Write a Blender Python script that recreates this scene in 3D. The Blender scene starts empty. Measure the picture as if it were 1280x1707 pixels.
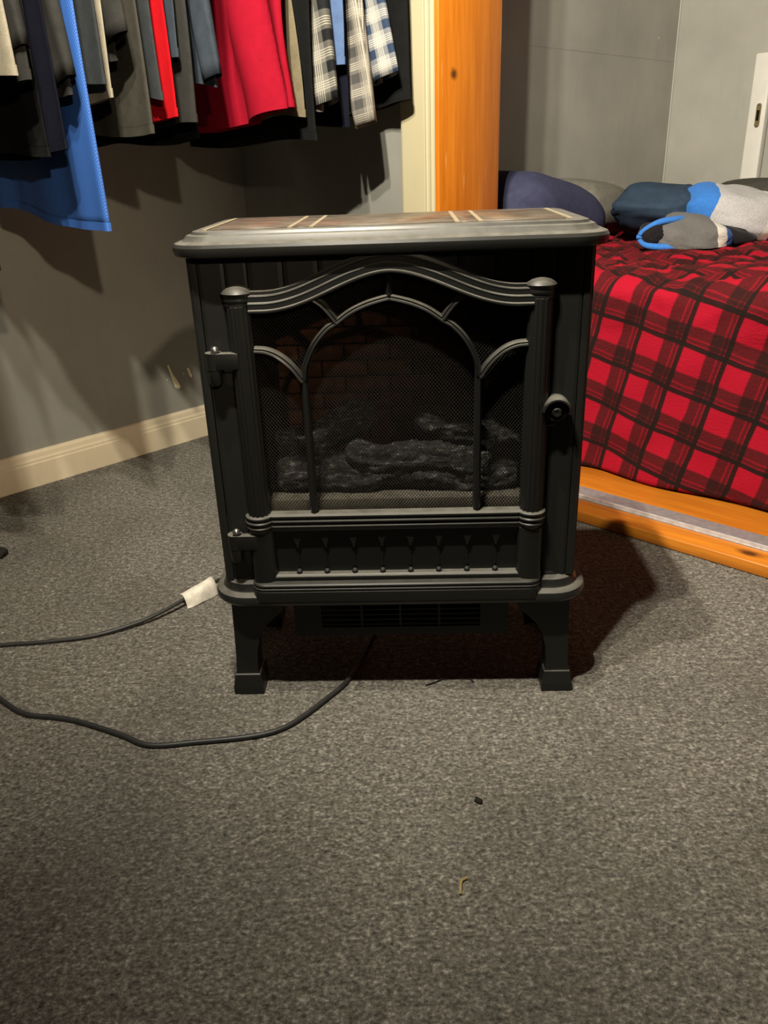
import bpy, bmesh, math, random
from mathutils import Vector, Matrix, noise
random.seed(7)
PI = math.pi
scene = bpy.context.scene
COL = scene.collection

# ------------------------------------------------------------------ camera
F_PX, PITCH, ROLL = 1333.58, 0.4174, -0.0363
CAM_YAW = 0.7790
CAM_POS = Vector((2.3333, -1.6838, 0.8771))
def make_camera():
    cd = bpy.data.cameras.new('camera'); co = bpy.data.objects.new('camera', cd); COL.objects.link(co)
    cd.sensor_fit = 'VERTICAL'; cd.sensor_height = 36.0; cd.lens = F_PX / 1707.0 * 36.0
    cd.clip_start = 0.02; cd.clip_end = 50
    rt = Vector((math.cos(CAM_YAW), math.sin(CAM_YAW), 0)); hd = Vector((-math.sin(CAM_YAW), math.cos(CAM_YAW), 0))
    cp, sp = math.cos(PITCH), math.sin(PITCH)
    fw = hd * cp - Vector((0, 0, sp)); up = hd * sp + Vector((0, 0, cp))
    c, s = math.cos(ROLL), math.sin(ROLL)
    X = rt * c + up * s; Y = up * c - rt * s; Z = -fw
    m = Matrix((X, Y, Z)).transposed().to_4x4(); m.translation = CAM_POS
    co.matrix_world = m
    scene.camera = co
make_camera()

# ------------------------------------------------------------------ world, lights, exposure
w = bpy.data.worlds.new('world'); scene.world = w; w.use_nodes = True
w.node_tree.nodes['Background'].inputs[0].default_value = (0.9, 0.8, 0.65, 1)
w.node_tree.nodes['Background'].inputs[1].default_value = 0.01
LAMP = Vector((1.70, -1.38, 2.24))
BULBS = [(0.14, -0.05), (-0.14, 0.07), (0.05, -0.15)]       # shade mouths round the lamp's centre
LAMP_AIM = Vector((1.15, 0.75, 0.78))                        # the shades are turned towards the far corner
BULB_POWER = 182.0
BULB_COLOR = (1.0, 0.92, 0.76)
LAMP2 = Vector((3.43, -2.05, 1.60))                          # floor lamp behind the camera's right
LAMP2_AIM = Vector((0.0, -1.06, 0.46))
LAMP2_POWER = 150.0
LAMP2_COLOR = (1.0, 0.82, 0.60)
scene.view_settings.view_transform = 'Standard'
scene.view_settings.look = 'None'
scene.view_settings.gamma = 1.0
scene.view_settings.use_curve_mapping = False
scene.view_settings.exposure = 0.0

# ------------------------------------------------------------------ helpers
def tag(o, label=None, cat=None, group=None, kind=None):
    if label: o['label'] = label
    if cat: o['category'] = cat
    if group: o['group'] = group
    if kind: o['kind'] = kind
    return o
def empty(name, loc=(0, 0, 0), rz=0.0):
    o = bpy.data.objects.new(name, None); COL.objects.link(o)
    o.location = loc; o.rotation_euler = (0, 0, rz); o.empty_display_size = 0.05
    return o
def link(name, me, mat, parent=None):
    o = bpy.data.objects.new(name, me); COL.objects.link(o)
    if mat is not None and len(me.materials) == 0: me.materials.append(mat)
    if parent is not None: o.parent = parent
    return o
def mesh(name, verts, faces, mat, parent=None, smooth=False, uvs=None, fix=True):
    me = bpy.data.meshes.new(name); me.from_pydata([tuple(v) for v in verts], [], faces)
    if uvs is not None:
        ul = me.uv_layers.new(name='UVMap')
        for lp in me.loops: ul.data[lp.index].uv = uvs[lp.vertex_index]
    if fix:
        bm = bmesh.new(); bm.from_mesh(me); bmesh.ops.recalc_face_normals(bm, faces=bm.faces); bm.to_mesh(me); bm.free()
    if smooth:
        for p in me.polygons: p.use_smooth = True
    me.update()
    return link(name, me, mat, parent)
def bm_obj(name, bm, mat, parent=None, smooth=False, angle=None):
    bmesh.ops.recalc_face_normals(bm, faces=bm.faces)
    me = bpy.data.meshes.new(name); bm.to_mesh(me); bm.free()
    if smooth:
        for p in me.polygons: p.use_smooth = True
        if angle: me.set_sharp_from_angle(angle=angle)
    return link(name, me, mat, parent)
def bm_box(bm, x0, x1, y0, y1, z0, z1, bev=0.0, seg=2):
    r = bmesh.ops.create_cube(bm, size=1.0)
    vs = r['verts']
    for v in vs:
        v.co = Vector((x0 if v.co.x < 0 else x1, y0 if v.co.y < 0 else y1, z0 if v.co.z < 0 else z1))
    if bev > 0:
        es = list({e for v in vs for e in v.link_edges})
        bmesh.ops.bevel(bm, geom=es, offset=bev, segments=seg, affect='EDGES', profile=0.5)
def box(name, x0, x1, y0, y1, z0, z1, mat, parent=None, bev=0.0, seg=2):
    bm = bmesh.new(); bm_box(bm, x0, x1, y0, y1, z0, z1, bev, seg)
    return bm_obj(name, bm, mat, parent, smooth=bev > 0, angle=math.radians(50))
def lathe(name, prof, mat, parent=None, n=24, origin=(0, 0, 0), axis='Z', arc=2 * PI, smooth=True):
    """prof: list of (radius, height)"""
    vs, fs = [], []
    full = abs(arc - 2 * PI) < 1e-6
    m = n if full else n + 1
    for r, h in prof:
        for i in range(m):
            a = arc * i / n
            p = (r * math.cos(a), r * math.sin(a), h)
            if axis == 'Y': p = (p[0], h, p[1])
            if axis == 'X': p = (h, p[0], p[1])
            vs.append((p[0] + origin[0], p[1] + origin[1], p[2] + origin[2]))
    for j in range(len(prof) - 1):
        for i in range(n):
            i2 = (i + 1) % m if full else i + 1
            fs.append((j * m + i, j * m + i2, (j + 1) * m + i2, (j + 1) * m + i))
    if prof[0][0] > 1e-5: fs.append(tuple(range(m)))
    if prof[-1][0] > 1e-5: fs.append(tuple((len(prof) - 1) * m + i for i in range(m)))
    o = mesh(name, vs, fs, mat, parent, smooth=smooth)
    if smooth: o.data.set_sharp_from_angle(angle=math.radians(40))
    return o
def rrect(hx, y0, y1, r, n=6):
    pts = []
    for cx, cy, a0 in ((hx - r, y0 + r, -PI / 2), (hx - r, y1 - r, 0), (-hx + r, y1 - r, PI / 2), (-hx + r, y0 + r, PI)):
        for i in range(n + 1):
            a = a0 + (PI / 2) * i / n
            pts.append((cx + r * math.cos(a), cy + r * math.sin(a)))
    return pts
def loft(name, rings, mat, parent=None, smooth=True, caps=True, sharp=35):
    vs, fs = [], []
    n = len(rings[0])
    for rg in rings: vs.extend(rg)
    for j in range(len(rings) - 1):
        for i in range(n):
            i2 = (i + 1) % n
            fs.append((j * n + i, j * n + i2, (j + 1) * n + i2, (j + 1) * n + i))
    if caps:
        fs.append(tuple(range(n))); fs.append(tuple((len(rings) - 1) * n + i for i in range(n)))
    o = mesh(name, vs, fs, mat, parent, smooth=smooth)
    if smooth and sharp: o.data.set_sharp_from_angle(angle=math.radians(sharp))
    return o
def catmull(P, n):
    P = [Vector(p) for p in P]; out = []
    for i in range(len(P) - 1):
        p0 = P[i - 1] if i > 0 else P[i] * 2 - P[i + 1]
        p1, p2 = P[i], P[i + 1]
        p3 = P[i + 2] if i + 2 < len(P) else P[i + 1] * 2 - P[i]
        for k in range(n):
            t = k / n
            out.append(0.5 * ((2 * p1) + (p2 - p0) * t + (2 * p0 - 5 * p1 + 4 * p2 - p3) * t * t + (3 * p1 - p0 - 3 * p2 + p3) * t ** 3))
    out.append(P[-1])
    return out
def tube(name, pts, rad, mat, parent=None, n=10, flat=1.0):
    pts = [Vector(p) for p in pts]; rings = []
    for i, p in enumerate(pts):
        d = (pts[min(i + 1, len(pts) - 1)] - pts[max(i - 1, 0)]).normalized()
        up = Vector((0, 0, 1)) if abs(d.z) < 0.95 else Vector((0, 1, 0))
        a = d.cross(up).normalized(); b = a.cross(d).normalized()
        r = rad(i / (len(pts) - 1)) if callable(rad) else rad
        rings.append([p + a * (r * math.cos(2 * PI * k / n)) + b * (r * flat * math.sin(2 * PI * k / n)) for k in range(n)])
    return loft(name, rings, mat, parent, sharp=60)
def sweep_xz(name, path, prof, mat, parent=None, smooth=False, sharp=30):
    """sweep a profile of (offset along the path's left normal, y) along an x,z path; open ends are capped"""
    path = [Vector((p[0], p[1])) for p in path]; rings = []
    for i, p in enumerate(path):
        d = (path[min(i + 1, len(path) - 1)] - path[max(i - 1, 0)]).normalized()
        nrm = Vector((-d.y, d.x))
        rings.append([(p.x + nrm.x * o, y, p.y + nrm.y * o) for o, y in prof])
    return loft(name, rings, mat, parent, smooth=smooth, sharp=sharp)

# ------------------------------------------------------------------ materials
class NT:
    def __init__(s, name):
        s.m = bpy.data.materials.new(name); s.m.use_nodes = True
        s.t = s.m.node_tree; s.b = s.t.nodes['Principled BSDF']
    def n(s, typ, **kw):
        nd = s.t.nodes.new(typ)
        for k, v in kw.items(): setattr(nd, k, v)
        return nd
    def l(s, a, b): s.t.links.new(a, b)
    def val(s, sock, v):
        if isinstance(v, (int, float)): sock.default_value = v
        elif isinstance(v, tuple): sock.default_value = v if len(v) != 3 or sock.type != 'RGBA' else (*v, 1)
        else: s.l(v, sock)
    def math(s, op, a, b=None, c=None, clamp=False):
        nd = s.n('ShaderNodeMath', operation=op); nd.use_clamp = clamp
        s.val(nd.inputs[0], a)
        if b is not None: s.val(nd.inputs[1], b)
        if c is not None: s.val(nd.inputs[2], c)
        return nd.outputs[0]
    def mix(s, f, a, b):
        nd = s.n('ShaderNodeMix', data_type='RGBA')
        s.val(nd.inputs['Factor'], f); s.val(nd.inputs['A'], a) if False else None
        s.val(nd.inputs[6], a); s.val(nd.inputs[7], b)
        return nd.outputs[2]
    def obj(s): return s.n('ShaderNodeTexCoord').outputs['Object']
    def uv(s): return s.n('ShaderNodeTexCoord').outputs['UV']
    def map(s, v, scale=(1, 1, 1), rot=(0, 0, 0), loc=(0, 0, 0)):
        nd = s.n('ShaderNodeMapping'); s.l(v, nd.inputs[0])
        nd.inputs['Scale'].default_value = scale; nd.inputs['Rotation'].default_value = rot; nd.inputs['Location'].default_value = loc
        return nd.outputs[0]
    def noise(s, v, scale, detail=3, rough=0.55, out='Fac'):
        nd = s.n('ShaderNodeTexNoise'); s.l(v, nd.inputs['Vector'])
        nd.inputs['Scale'].default_value = scale; nd.inputs['Detail'].default_value = detail; nd.inputs['Roughness'].default_value = rough
        return nd.outputs[out]
    def ramp(s, f, stops, interp='LINEAR'):
        nd = s.n('ShaderNodeValToRGB'); s.l(f, nd.inputs[0]); cr = nd.color_ramp; cr.interpolation = interp
        while len(cr.elements) < len(stops): cr.elements.new(0.5)
        for e, (p, c) in zip(cr.elements, stops):
            e.position = p; e.color = (*c, 1) if len(c) == 3 else c
        return nd.outputs[0]
    def rng(s, f, a, b, c=0.0, d=1.0):
        nd = s.n('ShaderNodeMapRange'); s.val(nd.inputs[0], f)
        for i, v in enumerate((a, b, c, d)): nd.inputs[i + 1].default_value = v
        return nd.outputs[0]
    def bump(s, h, strength=0.3, dist=0.002):
        nd = s.n('ShaderNodeBump'); nd.inputs['Strength'].default_value = strength; nd.inputs['Distance'].default_value = dist
        s.l(h, nd.inputs['Height']); s.l(nd.outputs[0], s.b.inputs['Normal'])
    def base(s, c, rough=0.6, metal=0.0, spec=0.5):
        s.val(s.b.inputs['Base Color'], c); s.val(s.b.inputs['Roughness'], rough)
        s.b.inputs['Metallic'].default_value = metal; s.b.inputs['Specular IOR Level'].default_value = spec
        return s.m

def mat_paint(name, c, var=0.12, rough=0.55, spec=0.35, specks=True):
    k = NT(name); v = k.obj()
    big = k.noise(v, 2.2, 5, 0.6)
    dk = tuple(x * (1 - var) for x in c); lt = tuple(min(1, x * (1 + var)) for x in c)
    col = k.ramp(big, [(0.3, dk), (0.7, lt)])
    sm = k.noise(k.map(v, (9, 9, 1.4)), 3.0, 4, 0.6)
    col = k.mix(k.rng(sm, 0.55, 0.8, 0, 0.25), col, tuple(x * 0.7 for x in c))
    if specks:
        vo = k.n('ShaderNodeTexVoronoi'); k.l(v, vo.inputs['Vector']); vo.inputs['Scale'].default_value = 6.5
        sp = k.math('LESS_THAN', vo.outputs['Distance'], 0.032)
        nm = k.math('GREATER_THAN', k.noise(v, 3.1, 1), 0.50)
        col = k.mix(k.math('MULTIPLY', sp, nm), col, (0.78, 0.75, 0.66))
    k.bump(k.noise(v, 120, 3), 0.12, 0.001)
    return k.base(col, rough, 0, spec)

def mat_wood(name, axis, knots=(), c0=(0.40, 0.105, 0.004), c1=(0.66, 0.215, 0.014), rough=0.38):
    k = NT(name); v = k.obj()
    sc = {'Z': (14, 14, 0.9), 'X': (0.9, 14, 14)}[axis]
    p = k.map(v, sc)
    g = k.noise(p, 2.2, 5, 0.62)
    g2 = k.noise(k.map(v, tuple(x * 5 for x in sc)), 2.0, 3, 0.6)
    f = k.math('ADD', k.math('MULTIPLY', g, 0.75), k.math('MULTIPLY', g2, 0.25))
    col = k.ramp(f, [(0.3, c0), (0.5, tuple((a + b) / 2 for a, b in zip(c0, c1))), (0.68, c1)])
    # worn pale nicks
    nk = k.noise(k.map(v, tuple(x * 2.4 for x in sc)), 3.0, 2, 0.5)
    col = k.mix(k.rng(nk, 0.69, 0.74, 0, 0.6), col, (0.62, 0.36, 0.12))
    for kx, ky, kz, r in knots:
        d = k.n('ShaderNodeVectorMath', operation='DISTANCE')
        k.l(k.map(v, (1, 1, 1) if axis == 'Z' else (0.55, 1, 1)), d.inputs[0]); d.inputs[1].default_value = (kx if axis == 'Z' else kx * 0.55, ky, kz)
        wob = k.math('MULTIPLY', k.math('SUBTRACT', k.noise(v, 60, 2), 0.5), r * 0.8)
        dd = k.math('ADD', d.outputs['Value'], wob)
        col = k.mix(k.rng(dd, r * 0.5, r * 1.6, 0.92, 0.0), col, (0.055, 0.016, 0.004))
    k.bump(f, 0.15, 0.001)
    return k.base(col, rough, 0, 0.45)

def mat_fabric(name, c, var=0.25, rough=0.9, weave=600, spec=0.08, sheen=0.0):
    k = NT(name); v = k.obj()
    f = k.noise(v, 35, 4, 0.6); g = k.noise(v, weave, 2, 0.5)
    f = k.math('ADD', k.math('MULTIPLY', f, 0.5), k.math('MULTIPLY', g, 0.5))
    col = k.ramp(f, [(0.32, tuple(x * (1 - var) for x in c)), (0.68, tuple(min(1, x * (1 + var)) for x in c))])
    k.bump(g, 0.3, 0.001)
    k.b.inputs['Sheen Weight'].default_value = sheen; k.b.inputs['Sheen Roughness'].default_value = 0.5
    return k.base(col, rough, 0, spec)

def band(k, f, a, b, soft=0.012):
    """1 inside [a,b] of the repeating coordinate f"""
    return k.math('MULTIPLY', k.rng(f, a - soft, a + soft), k.rng(f, b - soft, b + soft, 1.0, 0.0))

def mat_plaid_shirt(name, ground, light, dark, rep=0.085):
    k = NT(name); uv = k.uv()
    sx = k.n('ShaderNodeSeparateXYZ'); k.l(k.map(uv, (1 / rep, 1 / rep, 1)), sx.inputs[0])
    fu = k.math('FRACT', sx.outputs[0]); fv = k.math('FRACT', sx.outputs[1])
    def stripes(f):
        wide = band(k, f, 0.05, 0.42)
        lines = None
        for a in (0.56, 0.64, 0.72, 0.80):
            bb = band(k, f, a, a + 0.035, 0.006); lines = bb if lines is None else k.math('MAXIMUM', lines, bb)
        return wide, lines
    wu, lu = stripes(fu); wv, lv = stripes(fv)
    dk = k.math('MULTIPLY', k.math('ADD', wu, wv), 0.5)
    col = k.mix(dk, ground, dark)
    col = k.mix(k.math('MULTIPLY', k.math('MAXIMUM', lu, lv), 0.85), col, light)
    g = k.noise(uv, 900, 2)
    col = k.mix(k.rng(g, 0.3, 0.7, 0, 0.3), col, dark)
    k.bump(g, 0.2, 0.001)
    return k.base(col, 0.85, 0, 0.15)

def mat_blanket():
    k = NT('red_black_plaid_fleece'); uv = k.uv()
    rep = 0.118
    wv_ = k.noise(uv, 7, 2, 0.5, 'Color')
    off = k.n('ShaderNodeVectorMath', operation='MULTIPLY_ADD'); k.l(wv_, off.inputs[0]); off.inputs[1].default_value = (0.02, 0.02, 0); k.l(uv, off.inputs[2])
    sx = k.n('ShaderNodeSeparateXYZ'); k.l(k.map(off.outputs[0], (1 / rep, 1 / rep, 1), (0, 0, math.radians(-13))), sx.inputs[0])
    fu = k.math('FRACT', sx.outputs[0]); fv = k.math('FRACT', sx.outputs[1])
    def dark(f):
        soft = k.math('MULTIPLY', band(k, f, 0.46, 0.82, 0.02), 0.78)
        fine = band(k, f, 0.70, 0.735, 0.008)
        blk = k.math('MULTIPLY', band(k, f, 0.83, 0.945, 0.012), 0.97)
        return k.math('MAXIMUM', k.math('SUBTRACT', soft, k.math('MULTIPLY', fine, 0.35)), blk)
    a = dark(fu); b = dark(fv)
    keep = k.math('MULTIPLY', k.math('SUBTRACT', 1.0, a), k.math('SUBTRACT', 1.0, b))
    fuzz = k.noise(k.map(uv, (260, 90, 1)), 1.6, 3, 0.6)
    d = k.math('SUBTRACT', 1.0, keep)
    d = k.math('ADD', d, k.math('MULTIPLY', k.math('SUBTRACT', fuzz, 0.5), k.math('MULTIPLY', k.math('MULTIPLY', d, keep), 3.0)), clamp=True)
    col = k.mix(d, (0.34, 0.006, 0.020), (0.012, 0.008, 0.007))
    lt = k.noise(k.map(uv, (40, 130, 1)), 1.5, 3, 0.6)
    col = k.mix(k.rng(lt, 0.55, 0.8, 0, 0.3), col, (0.78, 0.05, 0.07)) if False else col
    k.bump(k.math('ADD', fuzz, lt), 0.45, 0.003)
    k.b.inputs['Sheen Weight'].default_value = 0.35; k.b.inputs['Sheen Roughness'].default_value = 0.35; k.b.inputs['Sheen Tint'].default_value = (1.0, 0.16, 0.16, 1)
    return k.base(col, 0.9, 0, 0.1)

def mat_carpet():
    k = NT('heathered_grey_carpet'); v = k.obj()
    p = k.map(v, (1, 1, 1), (0, 0, -0.779))
    a = k.noise(k.map(p, (165, 205, 180)), 1.0, 3, 0.65)
    b = k.noise(k.map(p, (70, 95, 80)), 1.0, 3, 0.6)
    big = k.noise(v, 2.6, 4, 0.6)
    f = k.math('ADD', k.math('MULTIPLY', a, 0.62), k.math('MULTIPLY', b, 0.38))
    col = k.ramp(f, [(0.32, (0.028, 0.0255, 0.022)), (0.45, (0.108, 0.100, 0.086)), (0.54, (0.182, 0.170, 0.147)), (0.68, (0.44, 0.41, 0.355))])
    col = k.mix(k.rng(big, 0.42, 0.66, 0.0, 0.35), col, (0.045, 0.041, 0.036))
    col = k.mix(k.rng(k.noise(v, 11, 3), 0.5, 0.75, 0, 0.25), col, (0.10, 0.088, 0.062))
    k.bump(f, 0.9, 0.006)
    return k.base(col, 0.95, 0, 0.05)

def mat_black(name, c=(0.011, 0.0112, 0.0102), rough=0.42, dust=0.2, spec=0.32):
    k = NT(name); v = k.obj()
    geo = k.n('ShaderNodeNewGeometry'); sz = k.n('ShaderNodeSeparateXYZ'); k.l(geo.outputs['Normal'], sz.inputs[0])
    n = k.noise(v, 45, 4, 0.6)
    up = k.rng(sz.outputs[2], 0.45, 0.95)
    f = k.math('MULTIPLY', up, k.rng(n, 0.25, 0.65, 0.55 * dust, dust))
    col = k.mix(f, c, (0.17, 0.16, 0.135))  # pale mix on upward faces: settled dust plus overhead highlights put into the colour
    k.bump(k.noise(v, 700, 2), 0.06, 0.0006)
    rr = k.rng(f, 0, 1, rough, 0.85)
    return k.base(col, rr, 0, spec)

def mat_simple(name, c, rough=0.5, metal=0.0, spec=0.5, nscale=80, var=0.15):
    k = NT(name); v = k.obj()
    n = k.noise(v, nscale, 3)
    col = k.ramp(n, [(0.3, tuple(x * (1 - var) for x in c)), (0.7, tuple(min(1, x * (1 + var)) for x in c))])
    return k.base(col, rough, metal, spec)

M = {}
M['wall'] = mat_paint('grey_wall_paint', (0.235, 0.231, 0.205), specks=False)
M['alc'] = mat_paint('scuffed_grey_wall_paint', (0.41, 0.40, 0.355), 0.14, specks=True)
M['ceil'] = mat_paint('ceiling_paint', (0.26, 0.25, 0.225), 0.05, specks=False)
M['cream'] = mat_paint('cream_trim_paint', (0.44, 0.39, 0.25), 0.06, 0.4, 0.4, specks=False)
M['base'] = mat_paint('cream_baseboard_paint', (0.62, 0.53, 0.38), 0.08, 0.45, 0.4, specks=False)
M['chip'] = mat_simple('bare_plaster_chip', (0.85, 0.78, 0.52), 0.8)
M['pine_v'] = mat_wood('orange_pine_upright', 'Z', knots=((0.86, 0.12, 1.065, 0.011), (0.86, 0.20, 0.40, 0.01)))
M['pine_h'] = mat_wood('orange_pine_plank', 'X', knots=((1.79, 0.035, 0.03, 0.012),), c0=(0.36, 0.10, 0.006), c1=(0.60, 0.21, 0.018), rough=0.42)
M['alu'] = mat_simple('dull_aluminium', (0.42, 0.41, 0.42), 0.45, 0.6, 0.5)
M['aluw'] = mat_simple('bright_aluminium', (0.75, 0.75, 0.75), 0.35, 0.6, 0.5)
M['carpet'] = mat_carpet()
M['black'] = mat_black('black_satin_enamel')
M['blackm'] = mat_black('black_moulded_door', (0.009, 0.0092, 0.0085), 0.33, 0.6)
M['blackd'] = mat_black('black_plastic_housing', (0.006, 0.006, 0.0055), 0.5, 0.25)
M['slab'] = mat_black('black_dusty_highlit_top', (0.016, 0.016, 0.0148), 0.30, 0.6)
M['mesh'] = mat_simple('dark_wire', (0.010, 0.008, 0.006), 0.5, 0.0)
M['brick'] = mat_simple('dark_red_brick', (0.085, 0.030, 0.012), 0.85, 0, 0.2, 60, 0.5)
M['soot'] = mat_simple('soot_black_lining', (0.01, 0.009, 0.008), 0.9, 0, 0.1)
M['dust'] = mat_simple('dusty_tan_ledge', (0.16, 0.145, 0.115), 0.85, 0, 0.2, 40, 0.25)
M['steel'] = mat_simple('polished_pin', (0.25, 0.25, 0.24), 0.3, 0.9)
M['cord'] = mat_simple('black_cord_rubber', (0.02, 0.02, 0.02), 0.5)
M['paper'] = mat_simple('white_paper_tag', (0.62, 0.58, 0.50), 0.7)
M['white'] = mat_simple('white_gloss_paint', (0.80, 0.78, 0.72), 0.4, 0, 0.5, 12, 0.05)
M['brass'] = mat_simple('aged_brass', (0.32, 0.25, 0.12), 0.4, 0.8)

def mat_marble():
    k = NT('brown_marble_print'); v = k.obj()
    n = k.noise(v, 14, 6, 0.65); n2 = k.noise(k.map(v, (1, 2.5, 1)), 30, 5, 0.7)
    col = k.ramp(n, [(0.3, (0.042, 0.031, 0.023)), (0.5, (0.085, 0.066, 0.049)), (0.7, (0.135, 0.112, 0.085))])
    col = k.mix(k.rng(n2, 0.55, 0.75, 0, 0.5), col, (0.17, 0.14, 0.105))
    return k.base(col, 0.35, 0, 0.5)
M['marble'] = mat_marble()
M['inlay'] = mat_simple('beige_inlay', (0.22, 0.185, 0.12), 0.5)
def mat_log():
    k = NT('charred_log'); v = k.obj()
    n = k.noise(k.map(v, (1, 3, 3)), 60, 5, 0.7)
    col = k.ramp(n, [(0.42, (0.010, 0.010, 0.0095)), (0.56, (0.05, 0.049, 0.046)), (0.70, (0.30, 0.29, 0.27))])
    k.bump(n, 0.8, 0.006)
    return k.base(col, 0.75, 0, 0.35)
M['log'] = mat_log()

# ------------------------------------------------------------------ room shell
def struct(o): o['kind'] = 'structure'; return o
ZC = 2.42
WL = -0.018           # left wall face
WB = 0.083            # back wall face
XR, YF = 3.9, -3.3
AL, AB, AR = 0.45, 2.18, 3.3   # nook walls
OP0, OP1, OPH = 0.86, 2.75, 2.06
struct(box('floor', WL - 0.1, XR + 0.1, YF - 0.1, AB + 0.1, -0.08, 0.0, M['carpet']))
struct(box('ceiling', WL - 0.1, XR + 0.1, YF - 0.1, AB + 0.1, ZC, ZC + 0.08, M['ceil']))
wl = struct(box('wall_left', WL - 0.1, WL, YF - 0.1, WB + 0.217, 0, ZC, M['wall']))
def chip(pts):
    vs = []; n = len(pts)
    for x in (WL + 0.0001, WL + 0.0012):
        for y, z in pts: vs.append((x, y, z))
    fs = [tuple(range(n)), tuple(range(n, 2 * n))] + [(i, (i + 1) % n, n + (i + 1) % n, n + i) for i in range(n)]
    mesh('paint_chip', vs, fs, M['chip'], wl)
chip([(-0.302, 0.268), (-0.296, 0.270), (-0.286, 0.238), (-0.268, 0.205), (-0.262, 0.188), (-0.270, 0.183), (-0.283, 0.190), (-0.292, 0.225)])
chip([(-0.229, 0.244), (-0.222, 0.246), (-0.212, 0.216), (-0.217, 0.210), (-0.224, 0.220)])
chip([(-0.246, 0.231), (-0.242, 0.233), (-0.241, 0.228), (-0.245, 0.226)])
chip([(-0.312, 0.222), (-0.309, 0.224), (-0.308, 0.219)])
bm = bmesh.new()
bm_box(bm, WL, OP0 - 0.02, WB, WB + 0.217, 0, ZC)
bm_box(bm, OP1 + 0.02, XR, WB, WB + 0.217, 0, ZC)
bm_box(bm, OP0 - 0.02, OP1 + 0.02, WB, WB + 0.217, OPH + 0.02, ZC)
struct(bm_obj('wall_back', bm, M['wall']))
struct(box('wall_right', XR, XR + 0.1, YF - 0.1, WB + 0.217, 0, ZC, M['wall']))
struct(box('wall_front', WL, XR, YF - 0.1, YF, 0, ZC, M['wall']))
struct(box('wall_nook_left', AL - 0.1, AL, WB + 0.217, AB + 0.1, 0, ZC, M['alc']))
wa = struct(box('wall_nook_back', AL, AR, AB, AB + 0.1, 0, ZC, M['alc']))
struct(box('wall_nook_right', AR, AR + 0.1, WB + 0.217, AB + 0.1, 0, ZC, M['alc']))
bm = bmesh.new(); bm_box(bm, AL, AL + 0.007, AB - 0.007, AB, 0, ZC, 0.002)
struct(bm_obj('trim_6', bm, mat_paint('pale_corner_caulk', (0.50, 0.49, 0.44), 0.05, specks=False)))
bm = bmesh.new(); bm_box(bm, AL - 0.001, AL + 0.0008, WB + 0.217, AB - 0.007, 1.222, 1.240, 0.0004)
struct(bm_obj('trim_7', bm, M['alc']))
# baseboards with a moulded top edge
def prof_extrude(name, prof, axis, a, b, mat):
    """extrude a closed 2-D profile: axis 'Y' -> profile is (x,z); 'X' -> (y,z); 'Z' -> (x,y)"""
    vs = []; n = len(prof)
    for t in (a, b):
        for p, q in prof:
            vs.append({'Y': (p, t, q), 'X': (t, p, q), 'Z': (p, q, t)}[axis])
    fs = [tuple(range(n)), tuple(range(n, 2 * n))] + [(i, (i + 1) % n, n + (i + 1) % n, n + i) for i in range(n)]
    return mesh(name, vs, fs, mat)
bp = [(0, 0), (0.018, 0), (0.018, 0.070), (0.0155, 0.074), (0.0155, 0.080), (0.012, 0.086), (0.010, 0.098), (0.006, 0.104), (0, 0.106)]
struct(prof_extrude('baseboard_left', [(WL + p, z) for p, z in bp], 'Y', YF, WB, M['base']))
struct(prof_extrude('baseboard_back', [(WB - p, z) for p, z in bp], 'X', WL + 0.018, 0.719, M['base']))
# cream casing beside the opening: flat board with beads
cs = [(0.719, WB), (0.719, 0.069), (0.723, 0.065), (0.729, 0.063), (0.806, 0.063), (0.808, 0.066), (0.811, 0.066), (0.813, 0.060),
      (0.818, 0.057), (0.823, 0.060), (0.825, 0.065), (0.828, 0.065), (0.830, 0.059), (0.836, 0.056), (0.843, 0.059), (0.845, 0.064), (0.845, WB)]
struct(prof_extrude('trim_1', cs, 'Z', 0.0, OPH + 0.08, M['cream']))
cr = [(OP1 + 0.015 + (0.845 - x), y) for x, y in cs]
struct(prof_extrude('trim_2', cr, 'Z', 0.03, OPH + 0.08, M['cream']))
# orange pine jambs and head
struct(box('trim_3', OP0 - 0.0148, OP0, 0.060, 0.322, 0.0, OPH, M['pine_v'], bev=0.003))
struct(box('trim_4', OP1, OP1 + 0.0148, 0.060, 0.322, 0.03, OPH, M['pine_v'], bev=0.003))
struct(box('trim_5', OP0 - 0.0148, OP1 + 0.0148, 0.060, 0.322, OPH, OPH + 0.0195, M['pine_h'], bev=0.003))
# threshold: pine sill with sliding-door track
sill = empty('threshold_sill', (1.8, 0.16, 0))
tag(sill, 'orange pine threshold plank with a grey metal sliding track on the floor', 'threshold')
def local(o, p): o.parent = p; o.matrix_parent_inverse = Matrix.Translation(p.location).inverted(); return o
local(box('plank', OP0 + 0.001, OP1 - 0.001, -0.002, 0.322, 0.0, 0.031, M['pine_h'], bev=0.004), sill)
tr = local(prof_extrude('track', [(0.066, 0.0312), (0.140, 0.0312), (0.140, 0.0345), (0.088, 0.0345), (0.088, 0.0335), (0.066, 0.0335)], 'X', OP0 + 0.002, OP1 - 0.002, M['alu']), sill)
local(prof_extrude('track_rail', [(0.070, 0.0337), (0.079, 0.0337), (0.078, 0.0405), (0.0745, 0.042), (0.071, 0.0405)], 'X', OP0 + 0.002, OP1 - 0.002, M['aluw']), sill)

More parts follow.
